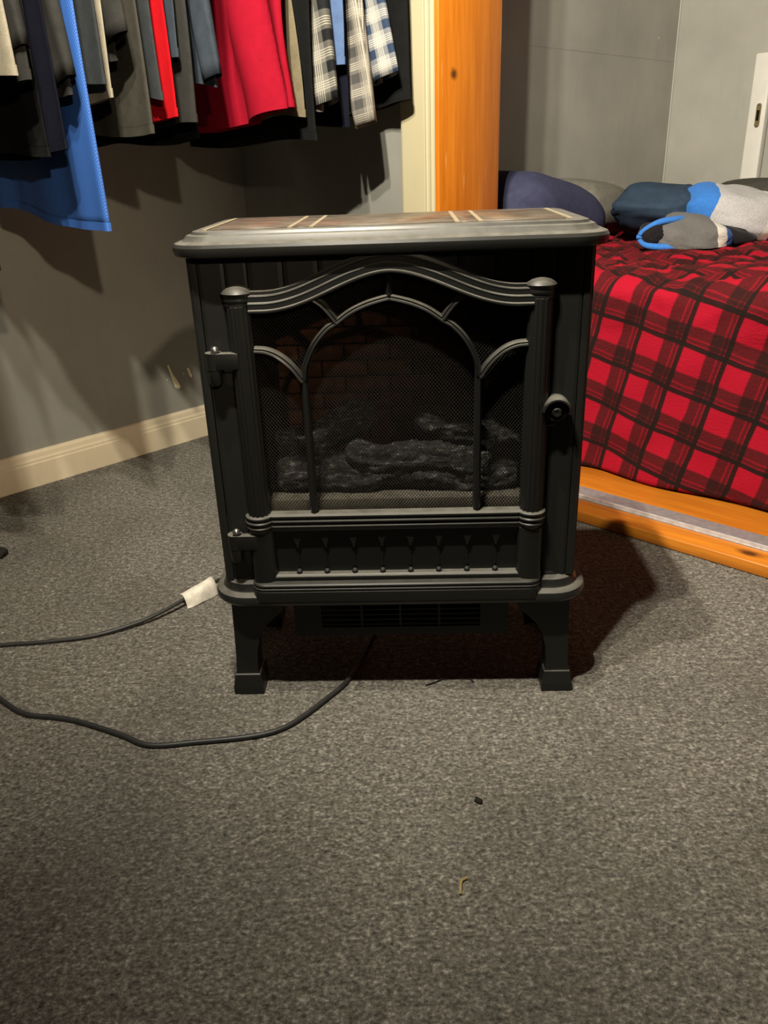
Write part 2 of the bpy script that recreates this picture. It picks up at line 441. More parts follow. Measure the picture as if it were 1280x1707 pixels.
# ------------------------------------------------------------------ ceiling lamp (three bare bulbs)
def ceiling_lamp():
    L = empty('ceiling_lamp', (LAMP.x, LAMP.y, ZC))
    tag(L, 'ceiling lamp with three tilted bell shades overhead', 'lamp')
    lathe('plate', [(0.0, -0.03), (0.05, -0.03), (0.09, -0.012), (0.095, -0.0005), (0.0, -0.0005)], M['white'], L, 32)
    k = NT('glowing_bulb'); k.b.inputs['Emission Color'].default_value = (*BULB_COLOR, 1); k.b.inputs['Emission Strength'].default_value = 3.0
    gl = M['bulb'] = k.base((0.9, 0.88, 0.8), 0.4)
    for bx, by in BULBS:
        mouth = Vector((bx, by, LAMP.z - ZC))
        aim = (LAMP_AIM - LAMP - Vector((bx, by, 0))).normalized()
        q = aim.to_track_quat('Z', 'Y')
        back = mouth - aim * 0.10
        tube('arm', catmull([(0, 0, -0.028), (back.x * 0.55, back.y * 0.55, -0.035), tuple(back + Vector((0, 0, 0.02))), tuple(back)], 5), 0.008, M['white'], L)
        sh = lathe('shade', [(0.018, 0.0), (0.024, 0.012), (0.040, 0.040), (0.052, 0.075), (0.060, 0.100), (0.058, 0.100), (0.050, 0.075), (0.038, 0.041), (0.022, 0.014), (0.0, 0.012)], M['white'], L, 28)
        sh.location = back; sh.rotation_mode = 'QUATERNION'; sh.rotation_quaternion = q
        bu = lathe('bulb', [(0.0, 0.014), (0.012, 0.016), (0.020, 0.035), (0.024, 0.055), (0.018, 0.072), (0.0, 0.080)], gl, L, 20)
        bu.location = back; bu.rotation_mode = 'QUATERNION'; bu.rotation_quaternion = q
        ld = bpy.data.lights.new('bulb_light', 'SPOT'); ld.energy = BULB_POWER; ld.color = BULB_COLOR; ld.shadow_soft_size = 0.022
        ld.spot_size = math.radians(132); ld.spot_blend = 1.0
        lo = bpy.data.objects.new('bulb_light', ld); COL.objects.link(lo); lo.parent = L
        lo.location = mouth + aim * 0.012; lo.rotation_mode = 'QUATERNION'; lo.rotation_quaternion = aim.to_track_quat('-Z', 'Y')
ceiling_lamp()

def floor_lamp():
    L = empty('floor_lamp', (LAMP2.x + 0.18, LAMP2.y - 0.12, 0))
    tag(L, 'floor lamp with a tilted bell shade standing behind the viewer', 'lamp')
    off = LAMP2 - L.location
    aim = (LAMP2_AIM - LAMP2).normalized()
    back = off - aim * 0.12
    lathe('base', [(0.0, 0.0), (0.13, 0.0), (0.13, 0.012), (0.11, 0.022), (0.02, 0.030), (0.0, 0.030)], M['blackd'], L, 32)
    tube('pole', catmull([(0, 0, 0.028), (0, 0, 0.8), (0, 0, 1.5), tuple(back * 0.6 + Vector((0, 0, 0.68))), tuple(back)], 6), 0.011, M['blackd'], L)
    q = aim.to_track_quat('Z', 'Y')
    for nm, pr, mt in (('shade', [(0.020, 0.0), (0.030, 0.015), (0.055, 0.055), (0.075, 0.120), (0.073, 0.120), (0.053, 0.056), (0.028, 0.017), (0.0, 0.014)], M['white']), ('bulb', [(0.0, 0.016), (0.013, 0.018), (0.022, 0.040), (0.028, 0.065), (0.020, 0.085), (0.0, 0.094)], M['bulb'])):
        o = lathe(nm, pr, mt, L, 28); o.location = back; o.rotation_mode = 'QUATERNION'; o.rotation_quaternion = q
    ld = bpy.data.lights.new('bulb_light', 'SPOT'); ld.energy = LAMP2_POWER; ld.color = LAMP2_COLOR; ld.shadow_soft_size = 0.03
    ld.spot_size = math.radians(40); ld.spot_blend = 1.0
    lo = bpy.data.objects.new('bulb_light', ld); COL.objects.link(lo); lo.parent = L
    lo.location = off; lo.rotation_mode = 'QUATERNION'; lo.rotation_quaternion = aim.to_track_quat('-Z', 'Y')
floor_lamp()

# ------------------------------------------------------------------ the electric stove
def arch_low(x):
    x = abs(x)
    P = [(0, .7315), (.019, .7298), (.0325, .7268), (.0605, .7205), (.083, .7075), (.0975, .7025), (.114, .6938), (.124, .6900), (.15, .6837), (.162, .6822), (.195, .6803), (.21, .680)]
    # smooth cosine-like S curve fitted through the measured points
    if x > 0.185: return 0.6803
    t = x / 0.185
    return 0.6803 + 0.0512 * (0.5 + 0.5 * math.cos(PI * t ** 0.93))
def stove():
    R = empty('electric_stove_heater', (1.516, -0.8271, 0), 0.7367)
    tag(R, 'black cast-look electric fireplace stove with arched mesh door standing on the carpet', 'stove')
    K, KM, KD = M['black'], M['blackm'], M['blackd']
    HB, D = 0.292, 0.27        # half width, depth of the body
    # ---- top slab: ogee edge, rounded corners
    rings = []
    for o, z in ((-0.020, .7545), (0.004, .7545), (0.012, .757), (0.0145, .763), (0.0145, .769), (0.012, .7735), (0.007, .7755), (0.001, .7765), (-0.002, .7790), (-0.006, .7835), (-0.010, .7842), (-0.0125, .7850), (-0.015, .7885), (-0.021, .7895), (-0.03, .7895)):
        hx = HB + 0.006 + o; rr = 0.044 + o * 0.9
        rings.append([(x, y, z) for x, y in rrect(hx, -0.018 - o, D + 0.02 + o, rr, 6)])
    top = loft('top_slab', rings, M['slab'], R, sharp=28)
    # marble-print tiles and beige inlay lines on the top
    segs = [(-0.256, -0.142), (-0.108, 0.096), (0.132, 0.250)]
    for a, b in segs:
        box('tile', a, b, 0.018, 0.240, .7893, .7908, M['marble'], top, bev=0.0005, seg=1)
    for a, b in ((-0.139, -0.111), (0.099, 0.129)):
        box('tile', a, b, 0.018, 0.240, .7893, .7906, M['marble'], top, bev=0.0005, seg=1)
    for x in (-0.262, -0.1405, -0.1095, 0.0975, 0.1305, 0.256):
        box('inlay_line', x - 0.0032, x + 0.0032, 0.013, 0.245, .7892, .79095, M['inlay'], top)
    # ---- body shell (open fronted)
    bm = bmesh.new()
    zb, zt = 0.232, 0.7545
    bm_box(bm, -HB, -HB + 0.006, 0.004, D, zb, zt)
    bm_box(bm, HB - 0.006, HB, 0.004, D, zb, zt)
    bm_box(bm, -HB + 0.006, HB - 0.006, D - 0.006, D, zb, zt)
    bm_box(bm, -HB + 0.006, HB - 0.006, 0.004, D - 0.006, zt - 0.005, zt)
    bm_box(bm, -HB + 0.006, HB - 0.006, 0.004, 0.010, zb, 0.345)
    body = bm_obj('body_shell', bm, K, R)
    for sx in (-1, 1):   # rounded front corner strips
        pr = [(0.292, 0.03), (0.292, 0.008), (0.2905, 0.0035), (0.287, 0.0005), (0.282, 0.0), (0.278, 0.0), (0.278, 0.03)]
        vs = [(sx * x, y, z) for z in (zb, zt) for x, y in pr]; n = len(pr)
        o = mesh('corner_strip', vs, [tuple(range(n)), tuple(range(n, 2 * n))] + [(i, (i + 1) % n, n + (i + 1) % n, n + i) for i in range(n)], K, body)
    # front face in upright planks with narrow grooves, cut to the arch
    seams = [-0.2775, -0.2375, -0.205, -0.153, -0.102, -0.051, 0.0, 0.051, 0.098, 0.151, 0.201, 0.2375, 0.2775]
    for a, b in zip(seams[:-1], seams[1:]):
        g = 0.0009; a0, b0 = a + g, b - g; ns = 8
        vs = []; fs = []
        inside = max(abs(a), abs(b)) <= 0.2055
        for i in range(ns + 1):
            x = a0 + (b0 - a0) * i / ns
            lo = arch_low(x) + 0.004 if inside else zb
            e = 0.0012 if i in (0, ns) else 0.0
            vs += [(x, 0.0 + e, lo), (x, 0.0 + e, zt), (x, 0.006, lo), (x, 0.006, zt)]
        for i in range(ns):
            q = 4 * i
            fs += [(q, q + 4, q + 5, q + 1), (q + 2, q + 3, q + 7, q + 6), (q, q + 2, q + 6, q + 4), (q + 1, q + 5, q + 7, q + 3)]
        fs += [(0, 1, 3, 2), (4 * ns, 4 * ns + 2, 4 * ns + 3, 4 * ns + 1)]
        mesh('front_plank', vs, fs, K, body)
    # ---- firebox: lining, ledge, bricks, logs
    bm = bmesh.new()
    bm_box(bm, -0.214, -0.208, 0.011, 0.222, 0.345, 0.745)
    bm_box(bm, 0.208, 0.214, 0.011, 0.222, 0.345, 0.745)
    bm_box(bm, -0.208, 0.208, 0.216, 0.222, 0.345, 0.745)
    bm_box(bm, -0.208, 0.208, 0.011, 0.216, 0.345, 0.350)
    bm_box(bm, -0.208, 0.208, 0.011, 0.216, 0.740, 0.745)
    fire = bm_obj('firebox', bm, M['soot'], R)
    box('ash_ledge', -0.2075, 0.2075, 0.011, 0.045, 0.3502, 0.372, M['dust'], fire, bev=0.002)
    row = 0; z = 0.3515
    bme = None
    while z < 0.735:
        x = -0.2075 - (0.04 if row % 2 else 0.0)
        while x < 0.2075:
            a, b = max(x, -0.207), min(x + 0.0765, 0.207)
            if b - a > 0.012:
                dy = random.uniform(0, 0.004)
                box('brick', a, b, 0.2055 - dy, 0.2155, z, min(z + 0.0255, 0.739), M['brick'], fire, bev=0.0015, seg=1)
            x += 0.080
        z += 0.029; row += 1
    def log(p0, p1, r, seed, mat=M['log']):
        p0, p1 = Vector(p0), Vector(p1); d = (p1 - p0).normalized()
        a = d.cross(Vector((0, 0, 1))).normalized(); b = a.cross(d)
        rings = []; ns, n = 60, 40
        for i in range(ns + 1):
            t = i / ns; c = p0.lerp(p1, t) + Vector((0, 0, 1)) * (0.006 * math.sin(t * 7 + seed))
            env = min(1.0, math.sqrt(max(0.0, 1 - (2 * t - 1) ** 8)) + 0.05)
            rg = []
            for k in range(n):
                th = 2 * PI * k / n
                q = Vector((math.cos(th) * 2.2, math.sin(th) * 2.2, t * 5.5 + seed * 3.7))
                rad = r * env * (1 + 0.34 * noise.noise(q) + 0.30 * (0.3 - abs(noise.noise(Vector((q.x * 2.2, q.y * 2.2, q.z * 1.3))))) + 0.22 * (0.3 - abs(noise.noise(Vector((q.x * 4.5, q.y * 4.5, q.z * 2.6))))) + 0.10 * noise.noise(q * 8))
                rg.append(c + a * (rad * math.cos(th)) + b * (rad * math.sin(th)))
            rings.append(rg)
        return loft('log', rings, mat, fire, sharp=None)
    log((-0.205, 0.075, 0.402), (0.205, 0.070, 0.398), 0.029, 1)
    log((-0.202, 0.082, 0.436), (-0.028, 0.088, 0.494), 0.024, 2)
    log((-0.085, 0.062, 0.432), (0.150, 0.062, 0.408), 0.025, 3)
    log((0.030, 0.085, 0.492), (0.205, 0.078, 0.436), 0.024, 4)
    log((0.100, 0.130, 0.462), (0.205, 0.120, 0.468), 0.030, 5)
    log((-0.200, 0.055, 0.388), (-0.02, 0.050, 0.390), 0.019, 6)
    log((0.02, 0.052, 0.390), (0.200, 0.050, 0.386), 0.019, 7)
    # ---- wire mesh screen (diamond weave), cut to the arch
    vs, fs = [], []
    pitch, wr = 0.0052, 0.00042
    sl = 1.25
    def wire(p, q, y):
        d = Vector((q[0] - p[0], 0, q[1] - p[1])).normalized(); nn = Vector((-d.z, 0, d.x)) * wr
        k = len(vs)
        for e in (p, q):
            c = Vector((e[0], y, e[1]))
            vs.extend([c + nn, c + Vector((0, -wr, 0)), c - nn, c + Vector((0, wr, 0))])
        for i in range(4): fs.append((k + i, k + (i + 1) % 4, k + 4 + (i + 1) % 4, k + 4 + i))
    for s_ in (-1, 1):
        c = -0.9
        while c < 0.9:
            # line: z = 0.53 + s*sl*(x - c); walk and clip
            pts = []
            N = 90
            for i in range(N + 1):
                x = -0.206 + 0.412 * i / N
                z = 0.53 + s_ * sl * (x - c)
                if 0.352 < z < arch_low(x) + 0.006: pts.append((x, z))
            if len(pts) >= 2: wire(pts[0], pts[-1], 0.0065 + 0.0005 * s_)
            c += pitch
    o = mesh('mesh_screen', vs, fs, M['mesh'], R, fix=False); o['kind'] = 'stuff'; o['label'] = 'fine woven wire mesh behind the arched tracery'
    # ---- the door
    door = empty('door'); door.parent = R
    door['label'] = 'arched door with two fluted columns and a recessed lower panel'
    # arch moulding with three stepped ridges
    xs = [-0.2045 + 0.409 * i / 72 for i in range(73)]
    prof = [(-0.003, 0.0), (-0.003, -0.0225), (-0.001, -0.0245), (0.0008, -0.0240), (0.0022, -0.0210), (0.0090, -0.0206), (0.0099, -0.0213), (0.0109, -0.0207), (0.0123, -0.0178), (0.0190, -0.0174), (0.0199, -0.0181), (0.0209, -0.0175), (0.0222, -0.0146), (0.0265, -0.0138), (0.0275, -0.010), (0.0275, 0.0)]
    sweep_xz('arch_rail', [(x, arch_low(x)) for x in xs], prof, KM, door)
    # columns: fluted half rounds with caps
    for cx in (-0.2212, 0.2150):
        n = 60; rr = 0.0182
        prof2 = []
        for i in range(n + 1):
            a = PI + PI * i / n
            fl = 0.0011 * max(0.0, math.cos(a * 14)) 
            prof2.append((cx + (rr - fl) * math.cos(a), -0.006 + (rr + 0.002 - fl) * math.sin(a)))
        prof2 += [(cx + rr, 0.0), (cx - rr, 0.0)]
        vs = [(x, y, z) for z in (0.352, 0.687) for x, y in prof2]; m_ = len(prof2)
        col = mesh('column', vs, [tuple(range(m_)), tuple(range(m_, 2 * m_))] + [(i, (i + 1) % m_, m_ + (i + 1) % m_, m_ + i) for i in range(m_)], KM, door)
        lathe('column_cap', [(0.0, .682), (0.0190, .682), (0.0192, .6855), (0.0205, .6865), (0.0212, .689), (0.0202, .6915), (0.0205, .6925), (0.0216, .6935), (0.0220, .696), (0.0210, .6985), (0.0213, .700), (0.0222, .7015), (0.0226, .7035), (0.0235, .7050), (0.0205, .7085), (0.0150, .7125), (0.0080, .7150), (0.0, .7157)], KM, col, 40, origin=(cx, -0.004, 0))
    # inner tracery: ridged ribs
    rib = [(-0.0048, -0.002), (-0.0048, -0.0135), (-0.0028, -0.0175), (-0.0006, -0.0165), (0.0, -0.0150), (0.0008, -0.0152), (0.0026, -0.0155), (0.0046, -0.0105), (0.0048, -0.002)]
    def trace(name, P, k=8, pr=rib):
        q = catmull([(x, z, 0) for x, z in P], k)
        return sweep_xz(name, [(p.x, p.y) for p in q], pr, KM, door)
    for s_ in (-1, 1):
        def mir(P):
            P = [(s_ * x - 0.002, z) for x, z in P]
            return P if s_ < 0 else P[::-1]   # keep the ridge on the upper side
        trace('tracery_rib', mir([(.1305, .5760), (.1265, .5990), (.1130, .6270), (.0930, .6500), (.0765, .6605)]))
        trace('tracery_rib', mir([(.0765, .6605), (.0560, .6745), (.0350, .6840), (.0170, .6895), (.0, .6935)]))
        trace('tracery_rib', mir([(.1075, .6935), (.0960, .6850), (.0860, .6735), (.0765, .6605)]))
        trace('tracery_rib', mir([(.2010, .6225), (.1840, .6205), (.1660, .6125), (.1480, .5965), (.1315, .5740)]))
        ux = s_ * 0.1300 - 0.002
        vs = [(ux + a, y, z) for z, w_ in ((0.3645, 1.0), (0.582, 0.85)) for a, y in ((-0.0062 * w_, -0.002), (-0.0062 * w_, -0.011), (-0.003 * w_, -0.0155), (0.003 * w_, -0.0155), (0.0062 * w_, -0.011), (0.0062 * w_, -0.002))]
        vs += [(ux, -0.002, 0.3575), (ux, -0.0155, 0.3575)]
        fs = [(i, (i + 1) % 6, 6 + (i + 1) % 6, 6 + i) for i in range(6)] + [tuple(range(6, 12)), (0, 1, 13, 12), (1, 2, 13), (2, 3, 13), (3, 4, 13), (4, 5, 12, 13), (0, 5, 12)]
        mesh('tracery_upright', vs, fs, KM, door)
    vs = [(-0.002, -0.016, .7335), (-0.005, -0.006, .7335), (0.001, -0.006, .7335), (-0.009, -0.008, .700), (-0.002, -0.020, .700), (0.005, -0.008, .700), (-0.002, -0.014, .689), (-0.002, -0.004, .700)]
    mesh('spear_point', vs, [(0, 1, 3, 4), (0, 4, 5, 2), (3, 6, 4), (4, 6, 5), (1, 2, 5, 7, 3), (3, 7, 6), (5, 6, 7), (0, 2, 1)], KM, door)
    # middle rail: stepped, swelling round the column feet
    def rail_path(off):
        P = []
        for cx, a0, a1 in ((-0.2212, PI, 2 * PI - 0.55), (0.2150, PI + 0.55, 2 * PI)):
            for i in range(15):
                a = a0 + (a1 - a0) * i / 14
                P.append((cx + (0.0200 + off) * math.cos(a), -0.006 + (0.0215 + off) * math.sin(a)))
            if cx < 0: P += [(-0.1985, -0.0165 - off), (0.1925, -0.0165 - off)]
        return P
    def rail_loft(name, steps, mat=KM):
        rings = []
        for off, z in steps:
            q = rail_path(off)
            rings.append([(x, y, z) for x, y in q] + [(0.2350, 0.0, z), (-0.2412, 0.0, z)])
        return loft(name, rings, mat, door, sharp=25)
    rail_loft('middle_rail', [(-0.002, .3275), (-0.001, .3290), (0.0, .3325), (0.0025, .3345), (0.0030, .3370), (0.0012, .3390), (0.0008, .3415), (0.0035, .3435), (0.0040, .3460), (0.0022, .3480), (0.0018, .3505), (0.0035, .3525), (0.0030, .3550), (-0.002, .3575)])
    # lower posts beside the panel
    for cx in (-0.2215, 0.2155):
        pr = [(-0.0185, 0.0), (-0.0185, -0.016), (-0.014, -0.0225), (-0.006, -0.0255), (0.004, -0.0255), (0.012, -0.0235), (0.0185, -0.0185), (0.0215, -0.011), (0.0215, 0.0)]
        if cx > 0: pr = [(-a, b) for a, b in pr]
        vs = [(cx + a, b, z) for z in (0.236, 0.3285) for a, b in pr]; m_ = len(pr)
        o = mesh('lower_post', vs, [tuple(range(m_)), tuple(range(m_, 2 * m_))] + [(i, (i + 1) % m_, m_ + (i + 1) % m_, m_ + i) for i in range(m_)], KM, door, smooth=True)
        o.data.set_sharp_from_angle(angle=math.radians(40))
    # recessed panel with a drape of nine small arches
    panel = box('lower_panel', -0.201, 0.195, -0.004, 0.0, 0.236, 0.331, KM, door)
    ax = [-0.1640 + i * 0.0463 for i in range(8)]
    N = 180; pts = []
    for i in range(N + 1):
        x = -0.200 + 0.394 * i / N
        u = ((x - ax[0]) / 0.0463) % 1.0
        arch = 0.318 - 0.0125 * (abs(2 * u - 1) ** 2.2) if True else 0
        near = min(abs(x - a) for a in ax)
        if near < 0.0045: arch = 0.3055 - (0.0045 - near) * 1.9
        pts.append((x, arch))
    vs = []
    for x, zz in pts: vs += [(x, -0.0042, 0.331), (x, -0.0115, 0.331), (x, -0.0115, zz), (x, -0.0042, zz)]
    fs = []
    for i in range(N):
        q = 4 * i
        for k in range(4): fs.append((q + k, q + (k + 1) % 4, q + 4 + (k + 1) % 4, q + 4 + k))
    fs += [(0, 1, 2, 3), tuple(4 * N + k for k in range(4))]
    mesh('arched_drape', vs, fs, KM, panel)
    for a in ax:
        lathe('pendant', [(0.0, .2935), (0.0022, .2950), (0.0038, .2985), (0.0030, .3015), (0.0042, .3035), (0.0030, .3060), (0.0, .3065)], KM, panel, 12, origin=(a, -0.0078, 0))
        lathe('bead', [(0.0, .2470), (0.0048, .2470), (0.0052, .2492), (0.0042, .2510), (0.0044, .2525), (0.0028, .2545), (0.0, .2550)], K, panel, 14, origin=(a, -0.0095, 0))
        box('mullion', a - 0.0013, a + 0.0013, -0.0062, -0.0042, 0.258, 0.294, KM, panel)
    # lower shelf under the panel and the bottom rail that laps over the plinth
    loft('panel_sill', [[(-x0, y, z), (x0 - 0.006, y, z), (x0 - 0.006 - dx, 0.0, z), (-x0 + dx, 0.0, z)] for x0, y, dx, z in ((.206, -.0195, .0, .2365), (.206, -.0200, .0, .2430), (.2050, -.0190, .001, .2452), (.2040, -.0165, .001, .2460), (.2005, -.0140, .0, .2480))], KM, door, smooth=False)
    rings = []
    for off, z in ((0.0, .2030), (0.0025, .2045), (0.0032, .2080), (0.0032, .2235), (0.0024, .2245), (0.0024, .2262), (0.0034, .2272), (0.0030, .2288), (0.0014, .2296), (0.0014, .2320), (0.0026, .2332), (0.0020, .2352), (0.0, .2370), (-0.004, .2380)):
        hx, r = 0.2375, 0.020
        q = [(-hx - off - 0.003, 0.0)]
        for i in range(9):
            a = PI + (PI / 2) * i / 8
            q.append((-hx - 0.003 + r + (r + off) * math.cos(a), -0.0300 + r + (r + off) * math.sin(a)))
        for i in range(9):
            a = 1.5 * PI + (PI / 2) * i / 8
            q.append((hx - 0.005 - r + (r + off) * math.cos(a), -0.0300 + r + (r + off) * math.sin(a)))
        q.append((hx - 0.005 + off, 0.0))
        rings.append([(x, y, z) for x, y in q])
    loft('bottom_rail', rings, K, door, sharp=25)
    # ---- hinges
    for hz in (0.609, 0.312):
        h = empty('hinge', (0, 0, 0)); h.parent = R
        bm = bmesh.new(); bm_box(bm, -0.268, -0.2255, -0.026, -0.012, hz - 0.0125, hz + 0.0125, 0.002)
        bm_box(bm, -0.2345, -0.2255, -0.014, 0.0, hz - 0.0125, hz + 0.0125)
        bm_obj('hinge_arm', bm, KM, h, True, math.radians(40))
        lathe('hinge_knuckle', [(0.0, hz - 0.0125), (0.0118, hz - 0.0125), (0.0118, hz + 0.0125), (0.0, hz + 0.0125)], KM, h, 24, origin=(-0.2640, -0.0150, 0))
        lathe('hinge_barrel', [(0.0, hz - 0.0365), (0.0085, hz - 0.0365), (0.0100, hz - 0.0335), (0.0112, hz - 0.0150), (0.0112, hz - 0.0128), (0.0, hz - 0.0128)], KM, h, 24, origin=(-0.2640, -0.0150, 0))
        lathe('hinge_pin', [(0.0, hz + 0.0126), (0.0062, hz + 0.0126), (0.0066, hz + 0.0155), (0.0054, hz + 0.0190), (0.0030, hz + 0.0212), (0.0, hz + 0.0218)], M['steel'], h, 20, origin=(-0.2610, -0.0150, 0))
    # ---- door latch knob: round boss with a hooded rim
    kn = empty('latch_knob'); kn.parent = R
    c = (0.2445, 0, 0.5195)
    lathe('boss', [(0.0, 0.0), (0.0165, 0.0), (0.0165, -0.018), (0.0150, -0.0205), (0.0125, -0.0210), (0.0115, -0.0190), (0.0095, -0.0185), (0.0085, -0.0235), (0.0060, -0.0265), (0.0030, -0.0265), (0.0, -0.0250)], KM, kn, 32, origin=c, axis='Y')
    vs, fs = [], []
    hp = [(0.0175, -0.001), (0.0175, -0.027), (0.0185, -0.0295), (0.0210, -0.0290), (0.0228, -0.0255), (0.0232, -0.0180), (0.0228, -0.001)]
    n = 26; m_ = len(hp)
    for i in range(n + 1):
        a = -0.15 + (PI * 1.02) * i / n
        for r, y in hp: vs.append((c[0] + r * math.cos(a), y, c[2] + r * math.sin(a)))
    for i in range(n):
        for k in range(m_): fs.append((i * m_ + k, i * m_ + (k + 1) % m_, (i + 1) * m_ + (k + 1) % m_, (i + 1) * m_ + k))
    fs += [tuple(range(m_)), tuple(n * m_ + k for k in range(m_))]
    o = mesh('hood', vs, fs, KM, kn, True); o.data.set_sharp_from_angle(angle=math.radians(35))
    box('strike', 0.2290, 0.2430, -0.016, 0.0, 0.4960, 0.5010, KM, kn, bev=0.0012)
    # ---- plinth with ogee edge
    rings = []
    for o_, z in ((-0.012, .1900), (0.004, .1900), (0.0135, .1930), (0.0175, .1990), (0.0180, .2050), (0.0160, .2105), (0.0115, .2135), (0.0055, .2150), (0.0030, .2190), (0.0020, .2240), (0.0005, .2280), (-0.0040, .2305), (-0.0080, .2330), (-0.0095, .2375), (-0.03, .2375)):
        hx = HB + 0.006 + o_
        rings.append([(x, y, z) for x, y in rrect(hx, -0.010 - o_, D + 0.012 + o_, 0.042 + o_ * 0.9, 7)])
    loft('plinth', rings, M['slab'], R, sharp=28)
    # ---- blower housing with louvres
    bm = bmesh.new()
    bm_box(bm, -0.184, -0.136, 0.010, 0.014, 0.112, 0.190); bm_box(bm, 0.139, 0.187, 0.010, 0.014, 0.112, 0.190)
    bm_box(bm, -0.136, 0.139, 0.010, 0.014, 0.112, 0.128); bm_box(bm, -0.136, 0.139, 0.010, 0.014, 0.176, 0.190)
    bm_box(bm, -0.184, -0.180, 0.014, 0.20, 0.112, 0.190); bm_box(bm, 0.183, 0.187, 0.014, 0.20, 0.112, 0.190)
    bm_box(bm, -0.180, 0.183, 0.014, 0.20, 0.112, 0.116); bm_box(bm, -0.180, 0.183, 0.196, 0.20, 0.116, 0.190)
    bl = bm_obj('blower_housing', bm, KD, R)
    for i in range(5):
        z = 0.131 + i * 0.0098
        vs = [(x, y, zz) for x in (-0.136, 0.139) for y, zz in ((0.0125, z), (0.0125, z + 0.002), (0.024, z + 0.0062), (0.024, z + 0.0042))]
        mesh('louvre', vs, [(0, 1, 2, 3), (4, 7, 6, 5), (0, 4, 5, 1), (1, 5, 6, 2), (2, 6, 7, 3), (3, 7, 4, 0)], KD, bl)
    for x in (-0.066, 0.001, 0.068):
        box('grille_bar', x - 0.002, x + 0.002, 0.0115, 0.016, 0.128, 0.176, KD, bl)
    # ---- four bracket legs with spade feet
    def leg(sx, y0, y1):
        o_pts = [(0.288, .1905), (0.289, .150), (0.2905, .100), (0.292, .065), (0.2935, .048)]
        i_pts = [(0.2545, .048), (0.2545, .065), (0.252, .090), (0.246, .115), (0.234, .138), (0.218, .155), (0.203, .166), (0.200, .178), (0.200, .1905)]
        pl = [(sx * x, z) for x, z in o_pts + i_pts]; n = len(pl)
        vs = []
        for y in (y0, y0 + 0.0) if False else (y0,): pass
        ysets = [(y0 + 0.004, 0.0), (y0, 0.004), (y1, 0.004), (y1 + 0.0, 0.004)]
        for y in (y0, y1): vs += [(x, y, z) for x, z in pl]
        fs = [tuple(range(n)), tuple(range(n, 2 * n))] + [(i, (i + 1) % n, n + (i + 1) % n, n + i) for i in range(n)]
        lg = mesh('leg', vs, fs, K, R)
        cx = sx * 0.274; cy = (y0 + y1) / 2; hw = (y1 - y0) / 2
        rings = [[(cx - a, cy - b, z), (cx + a, cy - b, z), (cx + a, cy + b, z), (cx - a, cy + b, z)] for a, b, z in
                 ((0.0255, hw + 0.006, 0.0), (0.0265, hw + 0.007, 0.003), (0.0265, hw + 0.007, 0.0165), (0.0228, hw + 0.0032, 0.0400), (0.0205, hw + 0.001, 0.0415), (0.0195, hw, 0.0485))]
        loft('foot', rings, K, lg, smooth=False)
    for sx in (-1, 1):
        leg(sx, 0.000, 0.044)
        leg(sx, 0.226, 0.268)
    return R
STOVE = stove()

# ------------------------------------------------------------------ cords on the carpet
def ground_tube(name, P, r, mat, label, cat, k=8):
    c = P[0]
    e = empty(name, (c[0], c[1], 0)); tag(e, label, cat)
    pts = [p - Vector((c[0], c[1], 0)) for p in catmull(P, k)]
    tube('cable', pts, r, mat, e, 10)
    return e
ground_tube('power_cord', [(1.372, -0.723, .05), (1.390, -0.775, .022), (1.406, -0.824, .006), (1.428, -0.884, .0048), (1.436, -0.936, .0048), (1.442, -0.990, .0048), (1.440, -1.041, .0048), (1.417, -1.088, .0048), (1.361, -1.156, .0048), (1.308, -1.214, .0048), (1.246, -1.233, .0048), (1.159, -1.264, .0048), (1.116, -1.287, .0048), (1.066, -1.318, .0048), (0.989, -1.329, .0048), (0.85, -1.34, .0048), (0.70, -1.42, .0048), (0.58, -1.60, .0048), (0.45, -1.85, .0048), (0.25, -2.10, .0048), (0.06, -2.20, .0048)], 0.0045, M['cord'], 'black power cord curving over the carpet from under the stove', 'cord')
ground_tube('extension_cord', [(0.04, -2.05, .0045), (0.22, -1.95, .0045), (0.42, -1.72, .0045), (0.58, -1.52, .0045), (0.70, -1.40, .0045), (0.755, -1.328, .0045), (0.81, -1.255, .0045), (0.872, -1.184, .0045), (0.926, -1.108, .0055), (0.954, -1.027, .009), (0.961, -0.974, .013), (0.960, -0.915, .018), (0.955, -0.854, .022), (0.942, -0.779, .016), (0.930, -0.671, .0045), (0.95, -0.55, .0045)], 0.0042, M['cord'], 'black cord running left over the carpet from the white paper tag', 'cord')
